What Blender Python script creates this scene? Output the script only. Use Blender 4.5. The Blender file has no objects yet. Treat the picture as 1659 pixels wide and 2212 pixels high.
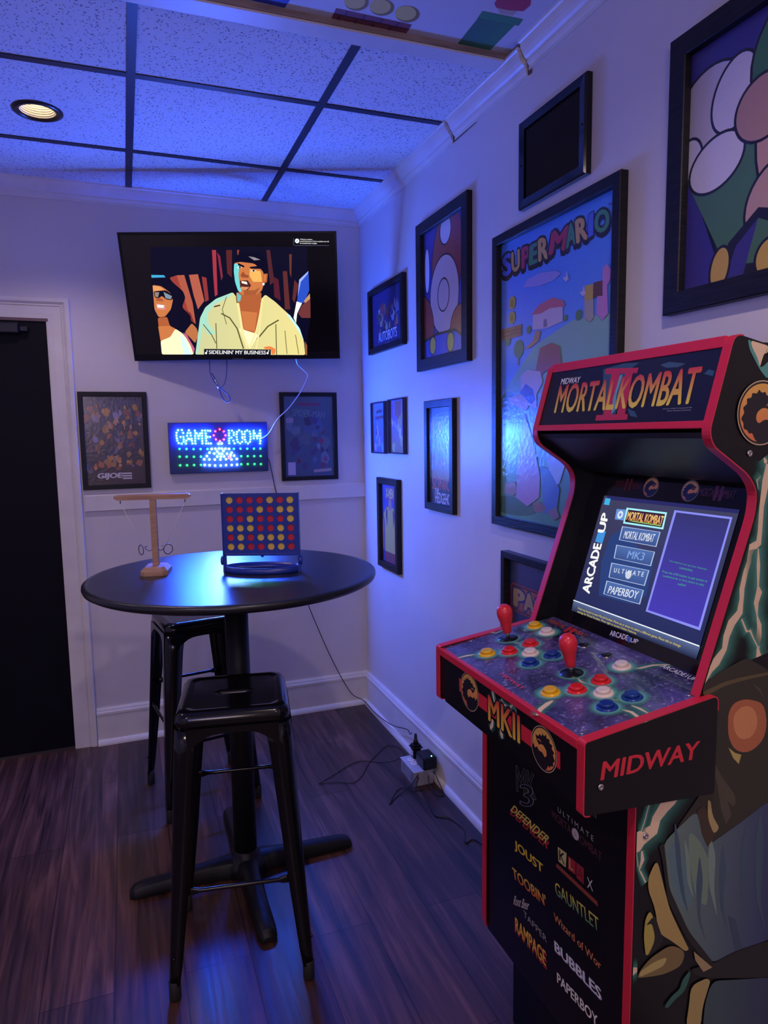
import bpy, bmesh, math, random
from mathutils import Vector, Matrix
from mathutils.geometry import tessellate_polygon

# ---------------------------------------------------------------- camera, world, light, exposure
SC = bpy.context.scene
COL = SC.collection
cam_d = bpy.data.cameras.new('camera'); cam = bpy.data.objects.new('camera', cam_d); COL.objects.link(cam); SC.camera = cam
cam_d.sensor_fit = 'HORIZONTAL'; cam_d.sensor_width = 36.0
cam_d.lens = 1490.862 / 1659.0 * 36.0
cam_d.clip_start = 0.02
def cam_axes(yaw, pitch, roll):
    cy, sy, cp, sp, cr, sr = math.cos(yaw), math.sin(yaw), math.cos(pitch), math.sin(pitch), math.cos(roll), math.sin(roll)
    f = Vector((-sy*cp, cy*cp, sp)); r = Vector((cy, sy, 0)); u = r.cross(f)
    return cr*r + sr*u, -sr*r + cr*u, f
_r, _u, _f = cam_axes(-0.3573, -0.1135, -0.0158)
_m = Matrix((_r, _u, -_f)).transposed().to_4x4(); _m.translation = Vector((-1.1851, -3.4735, 1.4690))
cam.matrix_world = _m

SC.view_settings.view_transform = 'Standard'; SC.view_settings.look = 'None'
SC.view_settings.gamma = 1.0; SC.view_settings.exposure = 0.0; SC.view_settings.use_curve_mapping = False

W = bpy.data.worlds.new('world'); SC.world = W; W.use_nodes = True
W.node_tree.nodes['Background'].inputs[0].default_value = (0.10, 0.07, 0.25, 1)
W.node_tree.nodes['Background'].inputs[1].default_value = 0.10

LED_POWER = 2250.0       # radiance of the sign's diodes
SPOT_POWER = 18.0       # ceiling cans
def area(name, loc, target, size, color, power, size_y=None):
    d = bpy.data.lights.new(name, 'AREA'); d.energy = power; d.color = color; d.size = size
    if size_y: d.shape = 'RECTANGLE'; d.size_y = size_y
    o = bpy.data.objects.new(name, d); COL.objects.link(o); o.location = loc
    o.rotation_euler = (Vector(target) - Vector(loc)).to_track_quat('-Z', 'Y').to_euler()
    return o
# the room goes on behind the camera: unseen violet and warm fill lights added there
area('violet_fill_light', (-2.3, -5.2, 2.2), (-0.9, -0.8, 1.6), 1.2, (0.30, 0.30, 1.0), 14)
area('warm_fill_light', (-1.9, -5.4, 1.9), (-0.2, -2.4, 1.0), 0.7, (1.0, 0.74, 0.6), 12)

# ---------------------------------------------------------------- helpers
MATS = {}
def mat(name, col=(0.5,0.5,0.5), rough=0.5, metal=0.0, spec=0.5, noise=None, bump=None, coat=0.0, emis=None):
    if name in MATS: return MATS[name]
    m = bpy.data.materials.new(name); m.use_nodes = True; MATS[name] = m
    nt = m.node_tree; b = nt.nodes['Principled BSDF']
    b.inputs['Base Color'].default_value = (*col, 1); b.inputs['Roughness'].default_value = rough
    b.inputs['Metallic'].default_value = metal; b.inputs['Specular IOR Level'].default_value = spec
    b.inputs['Coat Weight'].default_value = coat; b.inputs['Coat Roughness'].default_value = 0.05
    tc = nt.nodes.new('ShaderNodeTexCoord')
    if noise:                                   # (scale vector, other colour, detail)
        mp = nt.nodes.new('ShaderNodeMapping'); mp.inputs['Scale'].default_value = noise[0]
        nz = nt.nodes.new('ShaderNodeTexNoise'); nz.inputs['Scale'].default_value = 1.0; nz.inputs['Detail'].default_value = 6
        rp = nt.nodes.new('ShaderNodeValToRGB'); rp.color_ramp.elements[0].position = 0.35; rp.color_ramp.elements[1].position = 0.68
        rp.color_ramp.elements[0].color = (*col, 1); rp.color_ramp.elements[1].color = (*noise[1], 1)
        nt.links.new(tc.outputs['Object'], mp.inputs[0]); nt.links.new(mp.outputs[0], nz.inputs['Vector'])
        nt.links.new(nz.outputs[0], rp.inputs[0]); nt.links.new(rp.outputs[0], b.inputs['Base Color'])
    if bump:                                    # (scale vector, strength)
        mp2 = nt.nodes.new('ShaderNodeMapping'); mp2.inputs['Scale'].default_value = bump[0]
        n2 = nt.nodes.new('ShaderNodeTexNoise'); n2.inputs['Scale'].default_value = 1.0; n2.inputs['Detail'].default_value = 3
        bp = nt.nodes.new('ShaderNodeBump'); bp.inputs['Strength'].default_value = bump[1]; bp.inputs['Distance'].default_value = 0.002
        nt.links.new(tc.outputs['Object'], mp2.inputs[0]); nt.links.new(mp2.outputs[0], n2.inputs['Vector'])
        nt.links.new(n2.outputs[0], bp.inputs['Height']); nt.links.new(bp.outputs[0], b.inputs['Normal'])
    if emis:
        b.inputs['Emission Color'].default_value = (*emis[0], 1); b.inputs['Emission Strength'].default_value = emis[1]
    return m

def ink_mat(name, rough, coat, emission=0.0):
    m = bpy.data.materials.new(name); m.use_nodes = True; nt = m.node_tree; b = nt.nodes['Principled BSDF']
    at = nt.nodes.new('ShaderNodeAttribute'); at.attribute_name = 'ink'
    b.inputs['Roughness'].default_value = rough; b.inputs['Coat Weight'].default_value = coat; b.inputs['Coat Roughness'].default_value = 0.12
    tc = nt.nodes.new('ShaderNodeTexCoord'); nz = nt.nodes.new('ShaderNodeTexNoise'); nz.inputs['Scale'].default_value = 260
    mr = nt.nodes.new('ShaderNodeMapRange'); mr.inputs[3].default_value = 0.92; mr.inputs[4].default_value = 1.06
    mx = nt.nodes.new('ShaderNodeVectorMath'); mx.operation = 'SCALE'
    nt.links.new(tc.outputs['Object'], nz.inputs['Vector']); nt.links.new(nz.outputs[0], mr.inputs[0])
    nt.links.new(at.outputs['Color'], mx.inputs[0]); nt.links.new(mr.outputs[0], mx.inputs[3])
    nt.links.new(at.outputs['Alpha'], b.inputs['Alpha'])
    if emission:
        b.inputs['Specular IOR Level'].default_value = .15
        b.inputs['Base Color'].default_value = (0.01, 0.01, 0.012, 1)
        nt.links.new(at.outputs['Color'], b.inputs['Emission Color']); b.inputs['Emission Strength'].default_value = emission
    else:
        nt.links.new(mx.outputs[0], b.inputs['Base Color'])
    return m
INK = ink_mat('printed_ink', 0.55, 0.0); INK_GLOSS = ink_mat('glossy_printed_ink', 0.35, 0.25)
INK_TV = ink_mat('television_pixels', 0.25, 0.0, 1.25); INK_SCREEN = ink_mat('monitor_pixels', 0.3, 0.0, 1.0)

class MB:
    """collects polygons for ONE mesh object"""
    def __init__(s): s.v = []; s.f = []; s.m = []; s.sm = []; s.c = []
    def add(s, vs, fs, mi=0, smooth=False):
        k = len(s.v); s.v += [tuple(p) for p in vs]
        for f in fs: s.f.append(tuple(i+k for i in f)); s.m.append(mi); s.sm.append(smooth)
    def box(s, x0, x1, y0, y1, z0, z1, mi=0, M=None):
        vs = [Vector(p) for p in ((x0,y0,z0),(x1,y0,z0),(x1,y1,z0),(x0,y1,z0),(x0,y0,z1),(x1,y0,z1),(x1,y1,z1),(x0,y1,z1))]
        if M: vs = [M @ p for p in vs]
        s.add(vs, [(0,3,2,1),(4,5,6,7),(0,1,5,4),(1,2,6,5),(2,3,7,6),(3,0,4,7)], mi)
    def loft(s, rings, mi=0, caps=True, smooth=False, closed=True):
        n = len(rings[0]); vs = [p for r in rings for p in r]; fs = []
        for a in range(len(rings)-1):
            for i in range(n if closed else n-1):
                j = (i+1) % n; fs.append((a*n+i, a*n+j, (a+1)*n+j, (a+1)*n+i))
        s.add(vs, fs, mi, smooth)
        if caps:
            for r, rev in ((rings[0], True), (rings[-1], False)):
                tr = tessellate_polygon([[Vector(p) for p in r]])
                s.add(r, [tuple(reversed(t)) if rev else tuple(t) for t in tr], mi)
    def lathe(s, prof, n=32, c=(0,0,0), axis='z', mi=0, smooth=True, M=None, caps=True):
        rings = []
        for r, h in prof:
            ring = []
            for i in range(n):
                a = 2*math.pi*i/n; p = Vector((max(r,1e-5)*math.cos(a), max(r,1e-5)*math.sin(a), h))
                if axis == 'y': p = Vector((p.x, -p.z, p.y))
                if axis == 'x': p = Vector((-p.z, p.y, p.x))
                if M: p = M @ p
                ring.append(p + Vector(c))
            rings.append(ring)
        s.loft(rings, mi, caps, smooth)
    def tube(s, pts, r, n=8, mi=0, closed=False):
        P = [Vector(p) for p in pts]; rings = []; N = len(P); up = None
        for i, p in enumerate(P):
            if closed: t = P[(i+1) % N] - P[i-1]
            else: t = P[min(i+1, N-1)] - P[max(i-1, 0)]
            t.normalize()
            if up is None: up = t.orthogonal().normalized()
            up = (up - t*up.dot(t)).normalized(); w = t.cross(up)
            rr = r[i] if isinstance(r, (list, tuple)) else r
            rings.append([p + up*rr*math.cos(2*math.pi*k/n) + w*rr*math.sin(2*math.pi*k/n) for k in range(n)])
        if closed: rings.append(rings[0])
        s.loft(rings, mi, not closed, True)
    def prism(s, poly, fn, d0, d1, mi=0):
        """poly: 2D outline, fn(u, v, d) -> 3D"""
        s.loft([[fn(u, v, d0) for u, v in poly], [fn(u, v, d1) for u, v in poly]], mi)
    def build(s, name, mats, parent=None, bevel=0.0, seg=2, angle=0.6):
        me = bpy.data.meshes.new(name); me.from_pydata([tuple(p) for p in s.v], [], s.f)
        if not isinstance(mats, (list, tuple)): mats = [mats]
        for m in mats: me.materials.append(m)
        me.polygons.foreach_set('material_index', s.m); me.polygons.foreach_set('use_smooth', s.sm)
        bm = bmesh.new(); bm.from_mesh(me); bmesh.ops.remove_doubles(bm, verts=bm.verts, dist=1e-6)
        bmesh.ops.recalc_face_normals(bm, faces=bm.faces); bm.to_mesh(me); bm.free()
        o = bpy.data.objects.new(name, me); COL.objects.link(o)
        if parent: o.parent = parent
        if bevel:
            b = o.modifiers.new('bevel', 'BEVEL'); b.width = bevel; b.segments = seg; b.limit_method = 'ANGLE'; b.angle_limit = angle
        return o
def obj_box(name, x0, x1, y0, y1, z0, z1, m, parent=None, bevel=0.0, M=None):
    b = MB(); b.box(min(x0,x1), max(x0,x1), min(y0,y1), max(y0,y1), min(z0,z1), max(z0,z1), 0, M); return b.build(name, m, parent, bevel)

def thing(name, label, cat, loc=(0,0,0), rz=0.0, group=None):
    o = bpy.data.objects.new(name, None); COL.objects.link(o); o.location = loc; o.rotation_euler = (0,0,rz); o.empty_display_size = 0.05
    o['label'] = label; o['category'] = cat
    if group: o['group'] = group
    return o
def tag(o, label, cat, group=None):
    o['label'] = label; o['category'] = cat
    if group: o['group'] = group
    return o
def struct(o): o['kind'] = 'structure'; return o
def set_origin(o, loc):
    loc = Vector(loc); o.data.transform(Matrix.Translation(-loc)); o.location = loc; return o

def smooth_path(pts, k=6):
    P = [Vector(p) for p in pts]; out = []
    for i in range(len(P)-1):
        a, b, c, d = P[max(i-1,0)], P[i], P[i+1], P[min(i+2, len(P)-1)]
        for j in range(k):
            t = j/k
            out.append(0.5*((2*b) + (c-a)*t + (2*a-5*b+4*c-d)*t*t + (3*b-a-3*c+d)*t**3))
    out.append(P[-1]); return out
def rounded(poly, rad, n=4):
    """round the corners of an open or closed 2D outline; rad: list or number"""
    out = []; N = len(poly)
    for i, p in enumerate(poly):
        r = rad[i] if isinstance(rad, (list, tuple)) else rad
        a, b = Vector(poly[i-1]), Vector(poly[(i+1) % N]); p = Vector(p)
        if r <= 0: out.append(tuple(p)); continue
        da, db = (a-p), (b-p); r1 = min(r, da.length*0.49, db.length*0.49)
        A = p + da.normalized()*r1; B = p + db.normalized()*r1
        for k in range(n+1):
            t = k/n; q = A*(1-t)**2 + p*2*t*(1-t) + B*t*t; out.append((q.x, q.y))
    return out

# ---- printed artwork: flat polygons stacked a hair apart on one surface
GLYPH = {}
def glyphs(text, bold):
    key = (text, bold)
    if key in GLYPH: return GLYPH[key]
    cu = bpy.data.curves.new('lettering', 'FONT'); cu.body = text; cu.size = 1.0; cu.offset = bold; cu.resolution_u = 3
    o = bpy.data.objects.new('lettering', cu); COL.objects.link(o)
    dg = bpy.context.evaluated_depsgraph_get(); me = bpy.data.meshes.new_from_object(o.evaluated_get(dg))
    vs = [(v.co.x, v.co.y) for v in me.vertices]; fs = [tuple(p.vertices) for p in me.polygons]
    bpy.data.objects.remove(o); bpy.data.curves.remove(cu); bpy.data.meshes.remove(me)
    GLYPH[key] = (vs, fs); return GLYPH[key]
DRAGON = [(-.60,.30),(-.66,.42),(-.42,.42),(-.34,.56),(-.16,.52),(-.12,.66),(.04,.60),(.16,.74),(.22,.58),(.44,.62),(.44,.46),(.66,.44),(.60,.28),(.80,.16),(.70,.02),(.86,-.18),(.72,-.30),(.74,-.48),(.56,-.52),(.50,-.64),(.36,-.60),(.26,-.80),(.10,-.92),(-.20,-.93),(-.52,-.80),(-.78,-.54),(-.88,-.22),(-.82,-.02),(-.68,-.22),(-.50,-.10),(-.36,-.22),(-.10,-.20),(.10,-.34),(.24,-.20),(.20,.02),(-.02,.16),(-.22,.14),(-.34,.04),(-.52,.16)]
JAW = [(-.52,.22),(-.30,.26),(-.16,.20),(-.24,.30),(-.44,.30)]
def art(name, ops, O, U, V, parent, m, base=0.0004, step=0.00005, flip=1, clip=None, soft=False):
    O, U, V = Vector(O), Vector(U).normalized(), Vector(V).normalized(); N = U.cross(V)*flip
    vs, fs, cs = [], [], []
    st = [0]
    ops = [o for o in ops if o[0] != 'n']
    def P3(u, v): return O + U*u + V*v + N*(base + step*st[0])
    def emit(pts, tris, cols, keep=False):
        if keep: st[0] -= 0.7
        if clip: pts = [(max(p[0], clip(p[1])), p[1]) for p in pts]
        k = len(vs); vs.extend(P3(*p) for p in pts); fs.extend(tuple(i+k for i in t) for t in tris)
        cs.extend((c[0], c[1], c[2], c[3] if len(c) > 3 else 1.0) for c in cols); st[0] += 1
    def poly(pts, col):
        if len(pts) < 3: return
        if soft and len(pts) > 5:
            pts = rounded([tuple(p[:2]) for p in pts], soft, 3)
        tr = tessellate_polygon([[Vector((p[0], p[1], 0)) for p in pts]])
        if col[0] in ('v', 'x'):
            ax = 1 if col[0] == 'v' else 0; lo = min(p[ax] for p in pts); hi = max(p[ax] for p in pts)
            cols = [tuple(a*(1-t)+b*t for a, b in zip(col[1], col[2])) for t in ((p[ax]-lo)/(hi-lo) for p in pts)]
        else: cols = [col]*len(pts)
        emit(pts, tr, cols)
    def ribbon(pts, ws, cols_edge, col_mid=None):
        L, R_, Mid = [], [], []
        for i, p in enumerate(pts):
            a = Vector(pts[max(i-1,0)][:2]); b = Vector(pts[min(i+1,len(pts)-1)][:2]); t = (b-a)
            n = Vector((-t.y, t.x)).normalized() if t.length > 0 else Vector((1,0)); p = Vector(p[:2])
            L.append(tuple(p+n*ws[i])); R_.append(tuple(p-n*ws[i])); Mid.append(tuple(p))
        n = len(pts)
        if col_mid is None:
            emit(L+R_, [q for i in range(n-1) for q in ((i, i+1, n+i+1, n+i),)], [cols_edge]*(2*n))
        else:
            emit(L+Mid+R_, [q for i in range(n-1) for q in ((i, i+1, n+i+1, n+i), (n+i, n+i+1, 2*n+i+1, 2*n+i))], [cols_edge]*n + [col_mid]*n + [cols_edge]*n)
    for o in ops:
        k = o[0]
        if k == 'p': poly(o[2], o[1])
        elif k == 'l': ribbon(o[3], [o[2]/2]*len(o[3]), o[1])
        elif k == 'b':
            pts = o[2]; ribbon(pts, [p[2]+o[1] for p in pts], (.02,.12,.09,0), (.09,.34,.26,.9)); ribbon(pts, [p[2] for p in pts], (.76,.56,.36))
        elif k == 'c': poly([(o[2][0]+o[3]*math.cos(2*math.pi*i/24), o[2][1]+o[3]*math.sin(2*math.pi*i/24)) for i in range(24)], o[1])
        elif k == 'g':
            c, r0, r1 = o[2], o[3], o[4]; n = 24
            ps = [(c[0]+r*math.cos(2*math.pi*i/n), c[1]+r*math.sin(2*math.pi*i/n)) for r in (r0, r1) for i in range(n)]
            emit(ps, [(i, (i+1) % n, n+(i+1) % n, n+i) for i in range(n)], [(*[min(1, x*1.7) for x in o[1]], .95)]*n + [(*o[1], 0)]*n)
        elif k == 'd':
            c, r, f = o[1], o[2], o[3]
            circ = lambda q: [(c[0]+q*r*math.cos(2*math.pi*i/40), c[1]+q*r*math.sin(2*math.pi*i/40)) for i in range(40)]
            poly(circ(1.0), (.5,.38,.22)); poly(circ(.96), (.012,.008,.01)); poly(circ(.90), ('v', (.70,.16,.06), (.72,.40,.08)))
            poly([(c[0]-x*r if f > 0 else c[0]+x*r, c[1]+y*r) for x, y in DRAGON], (.008,.006,.01))
            poly([(c[0]-x*r if f > 0 else c[0]+x*r, c[1]+y*r) for x, y in JAW], (.7,.2,.07))
        elif k == 't':
            _, s, c1, c2, bold, outl, p0, du, dv = o
            base_b = min(bold, .0); bx, _f = glyphs(s, base_b)
            x0, x1 = min(p[0] for p in bx), max(p[0] for p in bx); y0, y1 = min(p[1] for p in bx), max(p[1] for p in bx)
            def place(vs2): return [(p0[0]+du[0]*(x-x0)/(x1-x0)+dv[0]*(y-y0)/(y1-y0), p0[1]+du[1]*(x-x0)/(x1-x0)+dv[1]*(y-y0)/(y1-y0)) for x, y in vs2]
            v2, f2 = glyphs(s, base_b)
            if outl:
                e = outl[1] + max(0, bold-base_b)
                for i in range(8): emit(place([(x+e*math.cos(i*math.pi/4), y+e*math.sin(i*math.pi/4)) for x, y in v2]), f2, [outl[0]]*len(v2), i > 0)
            e = max(0.0, bold*.85)
            cols = [tuple(a*(1-t)+b*t for a, b in zip(c1, c2)) for t in (min(1, max(0, (p[1]-y0)/(y1-y0))) for p in v2)]
            for kk, (sx, sy) in enumerate(((0,0),) if e <= 0 else ((-1,0),(1,0),(0,-.6),(0,.6)) if e > .02 else ((-1,0),(1,0))):
                emit(place([(x+e*sx, y+e*sy) for x, y in v2]), f2, cols, kk > 0)
    me = bpy.data.meshes.new(name); me.from_pydata([tuple(p) for p in vs], [], fs); me.materials.append(m)
    a = me.attributes.new('ink', 'FLOAT_COLOR', 'POINT')
    for i, c in enumerate(cs): a.data[i].color = c
    ob = bpy.data.objects.new(name, me); COL.objects.link(ob)
    if parent: ob.parent = parent
    return ob
def txt(s, x, y, w, h, col, bold=0.02, outl=None, col2=None, slant=0.0, tilt=0.0):
    ct, sn = math.cos(tilt), math.sin(tilt)
    return ('t', s, col, col2 or col, bold, outl, [x, y], [w*ct, w*sn], [h*slant*ct-h*sn, h*ct+h*slant*sn])
ART = {
 'side': [
  ('p',(.75,.56,.36),[[-.2103,1.6116],[-.1697,1.6037],[-.1689,1.5902],[-.1791,1.5924],[-.1849,1.5775],[-.1877,1.5682],[-.1928,1.5822],[-.2072,1.6014]]),
  ('p',(.08,.3,.26),[[-.217,1.6126],[-.2103,1.6116],[-.2072,1.6014],[-.1928,1.5822],[-.1877,1.5682],[-.1794,1.5702],[-.1682,1.5803],[-.1665,1.553],[-.1714,1.5505],[-.1875,1.5639],[-.2038,1.5856],[-.2128,1.5976]]),
  ('b',.018,[[-.1691,1.4182,.0009],[-.1652,1.4117,.0038],[-.1651,1.4008,.0004]]),
  ('b',.015,[[-.1744,1.3877,.0005],[-.1829,1.3791,.0026],[-.188,1.3639,.0009]]),
  ('b',.03,[[-.155,1.4054,.009],[-.1628,1.3771,.008],[-.1697,1.3343,.0052],[-.1709,1.2909,.005],[-.1726,1.2721,.0067],[-.1875,1.2645,.0086],[-.1916,1.2532,.0048],[-.1928,1.2401,.005],[-.1994,1.2232,.0053],[-.2063,1.1946,.0057],[-.2059,1.1769,.0048],[-.2088,1.1536,.007],[-.2268,1.1365,.0087],[-.2369,1.1141,.0072],[-.2404,1.0923,.0057],[-.2571,1.0723,.0091],[-.2714,1.061,.0082],[-.2888,1.0399,.0055],[-.301,1.0269,.0036]]),
  ('b',.028,[[-.173,1.262,.001],[-.1708,1.2325,.004],[-.1693,1.1955,.002],[-.1663,1.1848,.007],[-.172,1.1661,.0055],[-.1686,1.1434,.0014],[-.1622,1.1247,.0051],[-.1624,1.1051,.0065],[-.163,1.0825,.003],[-.1602,1.0685,.0061]]),
  ('b',.018,[[-.2042,1.1413,.0014],[-.1914,1.1176,.002],[-.1833,1.1181,.0022],[-.174,1.102,.0012],[-.1632,1.0856,.0012]]),
  ('b',.03,[[-.3246,.8607,.0102],[-.347,.8428,.0139],[-.3617,.8299,.0116],[-.3763,.8139,.0097],[-.3813,.7958,.0116],[-.409,.7862,.0152],[-.4305,.7658,.0152],[-.4449,.7566,.0095]]),
  ('b',.01,[[-.3897,.8534,.0004],[-.4007,.8162,.0008],[-.4076,.7986,.0008]]),
  ('b',.012,[[-.4175,.7627,.0011],[-.4119,.7357,.0016],[-.3951,.7029,.0012]]),
  ('b',.012,[[-.4053,.763,.0016],[-.4033,.7464,.0039],[-.4102,.7288,.0008]]),
  ('b',.02,[[-.4081,.5461,.0041],[-.4276,.5456,.0078],[-.4388,.5441,.006]]),
  ('p',(.03,.025,.015),[[-.2971,1.0305],[-.2704,1.0455],[-.2152,1.0632],[-.1911,1.0712],[-.1304,1.0387],[-.1144,.7905],[-.1862,.765],[-.2635,.7373],[-.3368,.7825],[-.2842,.8362],[-.2617,.8676],[-.2727,1.0111]]),
  ('p',(.07,.06,.035),[[-.2596,.9062],[-.246,.8776],[-.224,.8469],[-.1997,.8186],[-.2005,.7952],[-.2181,.8124],[-.2444,.8444]]),
  ('p',(.07,.06,.035),[[-.2447,.8511],[-.234,.8025],[-.2199,.7692],[-.2082,.7835],[-.2228,.8234]]),
  ('p',(.07,.06,.035),[[-.1716,1.0217],[-.154,1.0093],[-.135,.9767],[-.1444,.9914]]),
  ('p',(.1,.075,.03),[[-.287,1.0227],[-.238,1.0345],[-.1892,1.0372],[-.1303,1.037],[-.1299,1.0321],[-.1888,1.0306],[-.2375,1.0265],[-.2807,1.0139]]),
  ('p',(.42,.13,.05),[[-.2267,.975],[-.2154,.9926],[-.1868,.9963],[-.1438,.9814],[-.1329,.9431],[-.1394,.9109],[-.1724,.8934],[-.2064,.903],[-.2245,.9324]]),
  ('p',(.6,.24,.09),[[-.2144,.973],[-.1903,.9854],[-.1646,.9748],[-.1544,.9468],[-.1657,.9221],[-.195,.9207],[-.2128,.9435]]),
  ('p',(.45,.36,.1),[[-.2226,.9125],[-.2062,.8997],[-.1913,.8936],[-.1967,.8774],[-.2099,.8904]]),
  ('p',('x',(.13,.2,.16),(.03,.04,.13)),[[-.289,.811],[-.3594,.7682],[-.3613,.7361],[-.3444,.6793],[-.3139,.6074],[-.271,.5505],[-.2399,.5063],[-.185,.5145],[-.0965,.5117],[-.1146,.794],[-.1862,.765],[-.2635,.7373]]),
  ('p',(.1,.18,.2),[[-.3511,.7532],[-.3362,.766],[-.3023,.7084],[-.2908,.6281],[-.3151,.6347],[-.3389,.6878]]),
  ('p',(.16,.24,.17),[[-.3054,.7786],[-.2803,.753],[-.2538,.7064],[-.2578,.6191],[-.2835,.6464],[-.3028,.7185]]),
  ('p',(.05,.09,.13),[[-.3378,.8054],[-.3241,.7566],[-.318,.7057],[-.3079,.6529],[-.2983,.6166],[-.3159,.6551],[-.328,.7082],[-.3359,.7594]]),
  ('p',(.05,.09,.13),[[-.2793,.7294],[-.2687,.6764],[-.2737,.6098],[-.2544,.5491],[-.2775,.604],[-.2846,.6704]]),
  ('p',(.05,.09,.13),[[-.2267,.7404],[-.2152,.6798],[-.2206,.6227],[-.2044,.5555],[-.2263,.6104],[-.2321,.6841]]),
  ('p',(.05,.09,.13),[[-.1733,.7622],[-.1633,.7015],[-.1702,.6337],[-.1508,.5614],[-.1783,.6253],[-.1829,.7062]]),
  ('p',(.05,.09,.13),[[-.1401,.7822],[-.1269,.7102],[-.1292,.6053],[-.1111,.5286],[-.1404,.6082],[-.149,.7154]]),
  ('p',(.18,.27,.22),[[-.3169,.7713],[-.3035,.7352],[-.2972,.6837],[-.2873,.6407],[-.305,.679],[-.3113,.7338]]),
  ('p',(.18,.27,.22),[[-.2563,.7574],[-.242,.7171],[-.2429,.6527],[-.2315,.5911],[-.2534,.6555],[-.2605,.7182]]),
  ('p',(.04,.07,.11),[[-.2063,.591],[-.1886,.5791],[-.1678,.5165],[-.1851,.5163]]),
  ('p',(.05,.03,.015),[[-.289,.811],[-.2753,.8163],[-.2401,.7604],[-.2614,.7368],[-.2747,.7616]]),
  ('p',(.4,.3,.12),[[-.2657,.8257],[-.2586,.821],[-.254,.7935],[-.2355,.766],[-.2481,.7572],[-.2639,.789]]),
  ('p',(.012,.01,.01),[[-.3613,.7361],[-.3707,.7644],[-.3594,.7682],[-.3444,.6793],[-.297,.5856],[-.2312,.5001],[-.2436,.4969],[-.3047,.5776],[-.3474,.6568]]),
  ('p',(.42,.3,.09),[[-.3737,.7424],[-.3916,.7111],[-.39,.6879],[-.3742,.6509],[-.3647,.6017],[-.3366,.5801],[-.3035,.5498],[-.2954,.5509],[-.3172,.5914],[-.3429,.6423],[-.3607,.7]]),
  ('p',(.42,.34,.07),[[-.3857,.6507],[-.3947,.6367],[-.3974,.6045],[-.3912,.566],[-.3791,.5724],[-.3603,.587],[-.3713,.6236]]),
  ('p',(.012,.01,.01),[[-.3943,.6234],[-.3739,.6408],[-.3673,.6191],[-.3524,.583],[-.3675,.5723],[-.3903,.5624],[-.3702,.5916],[-.381,.6263]]),
  ('p',(.2,.14,.05),[[-.3363,.5732],[-.3035,.5498],[-.3104,.5245],[-.35,.5196],[-.3891,.5268],[-.4091,.5314],[-.403,.5429],[-.3826,.5601]]),
  ('p',(.45,.36,.12),[[-.403,.5412],[-.3745,.5509],[-.3433,.5516],[-.3506,.5368],[-.3816,.5329],[-.4046,.5317]]),
  ('p',(.012,.01,.01),[[-.2399,.5063],[-.185,.5145],[-.0965,.5117],[-.0915,.4333],[-.1553,.4515],[-.2427,.479],[-.2724,.4919],[-.2938,.5124]]),
  ('p',(.35,.26,.12),[[-.285,.5443],[-.27,.5295],[-.2395,.4992],[-.2602,.4968],[-.2801,.5256]]),
  ('p',(.4,.3,.1),[[-.2882,.4794],[-.2512,.4817],[-.2425,.4737],[-.2591,.4277],[-.2613,.3858],[-.297,.3981],[-.2907,.4417]]),
  ('p',('x',(.05,.09,.09),(.03,.04,.1)),[[-.2382,.4723],[-.1552,.4497],[-.0915,.4333],[-.0842,.3209],[-.2569,.3807],[-.2532,.4364]]),
  ('p',(.03,.12,.09),[[-.3476,.4571],[-.3323,.4728],[-.3126,.4803],[-.3093,.4965],[-.2896,.5112],[-.2928,.4913],[-.3041,.4706],[-.324,.4632],[-.3395,.451]]),
  ('d',[-.1814,1.493],.0542,1),
 ],
 'deckside': [
  ('t','MIDWAY',(.62,.02,.04),(.62,.02,.04),.03,None,[-.5011,.913],[.1975,-.0002],[.0044,.03]),
 ],
 'front': [
  ('n',''),
  ('t','MORTAL KOMBAT',(.1,.04,.04),(.1,.09,.06),.01,None,[2.1894,.756],[.1417,.008],[-.0036,.017]),
  ('n',''),
  ('t','MORTAL KOMBAT',(.5,.32,.1),(.4,.25,.1),.0,None,[2.3624,.7638],[.1361,.002],[-.0012,.01]),
  ('n',''),
  ('t','MK',(.16,.16,.18),(.16,.16,.18),.03,None,[2.2221,.682],[.0769,.0183],[-.0034,.056]),
  ('t','MK',(.006,.006,.01),(.006,.006,.01),.005,None,[2.2221,.682],[.0769,.0183],[-.0034,.056]),
  ('t','3',(.18,.18,.2),(.18,.18,.2),.03,None,[2.2388,.6569],[.0495,.0201],[-.0022,.0476]),
  ('t','3',(.006,.006,.01),(.006,.006,.01),.0,None,[2.2388,.6569],[.0495,.0201],[-.0022,.0476]),
  ('n',''),
  ('t','II',(.3,.02,.02),(.3,.02,.02),.02,None,[2.4209,.7579],[.0249,-.0002],[-.0003,.0106]),
  ('n',''),
  ('t','DEFENDER',(.35,.02,.03),(.35,.02,.03),.04,None,[2.1947,.6133],[.1449,.0017],[.014,.02]),
  ('t','DEFENDER',(.55,.45,.08),(.6,.5,.1),.03,None,[2.1963,.622],[.1398,.0025],[.0168,.0208]),
  ('n',''),
  ('t','JOUST',(.7,.42,.03),(.75,.55,.05),.03,None,[2.2164,.5374],[.1114,.009],[-.0025,.0252]),
  ('n',''),
  ('t',"TOOBIN'",(.6,.1,.02),(.7,.45,.08),.03,None,[2.2103,.4686],[.1308,.0172],[-.0059,.0234]),
  ('n',''),
  ('t','Root Beer',(.6,.55,.5),(.6,.55,.5),.01,None,[2.211,.4042],[.0612,.0283],[.0065,.026]),
  ('n',''),
  ('t','TAPPER',(.45,.42,.4),(.45,.42,.4),-.012,None,[2.2544,.4061],[.0896,.0015],[-.0018,.0138]),
  ('n',''),
  ('t','RAMPAGE',(.35,.02,.02),(.35,.02,.02),.04,None,[2.219,.3427],[.1256,.0054],[-.0009,.0349]),
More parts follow.
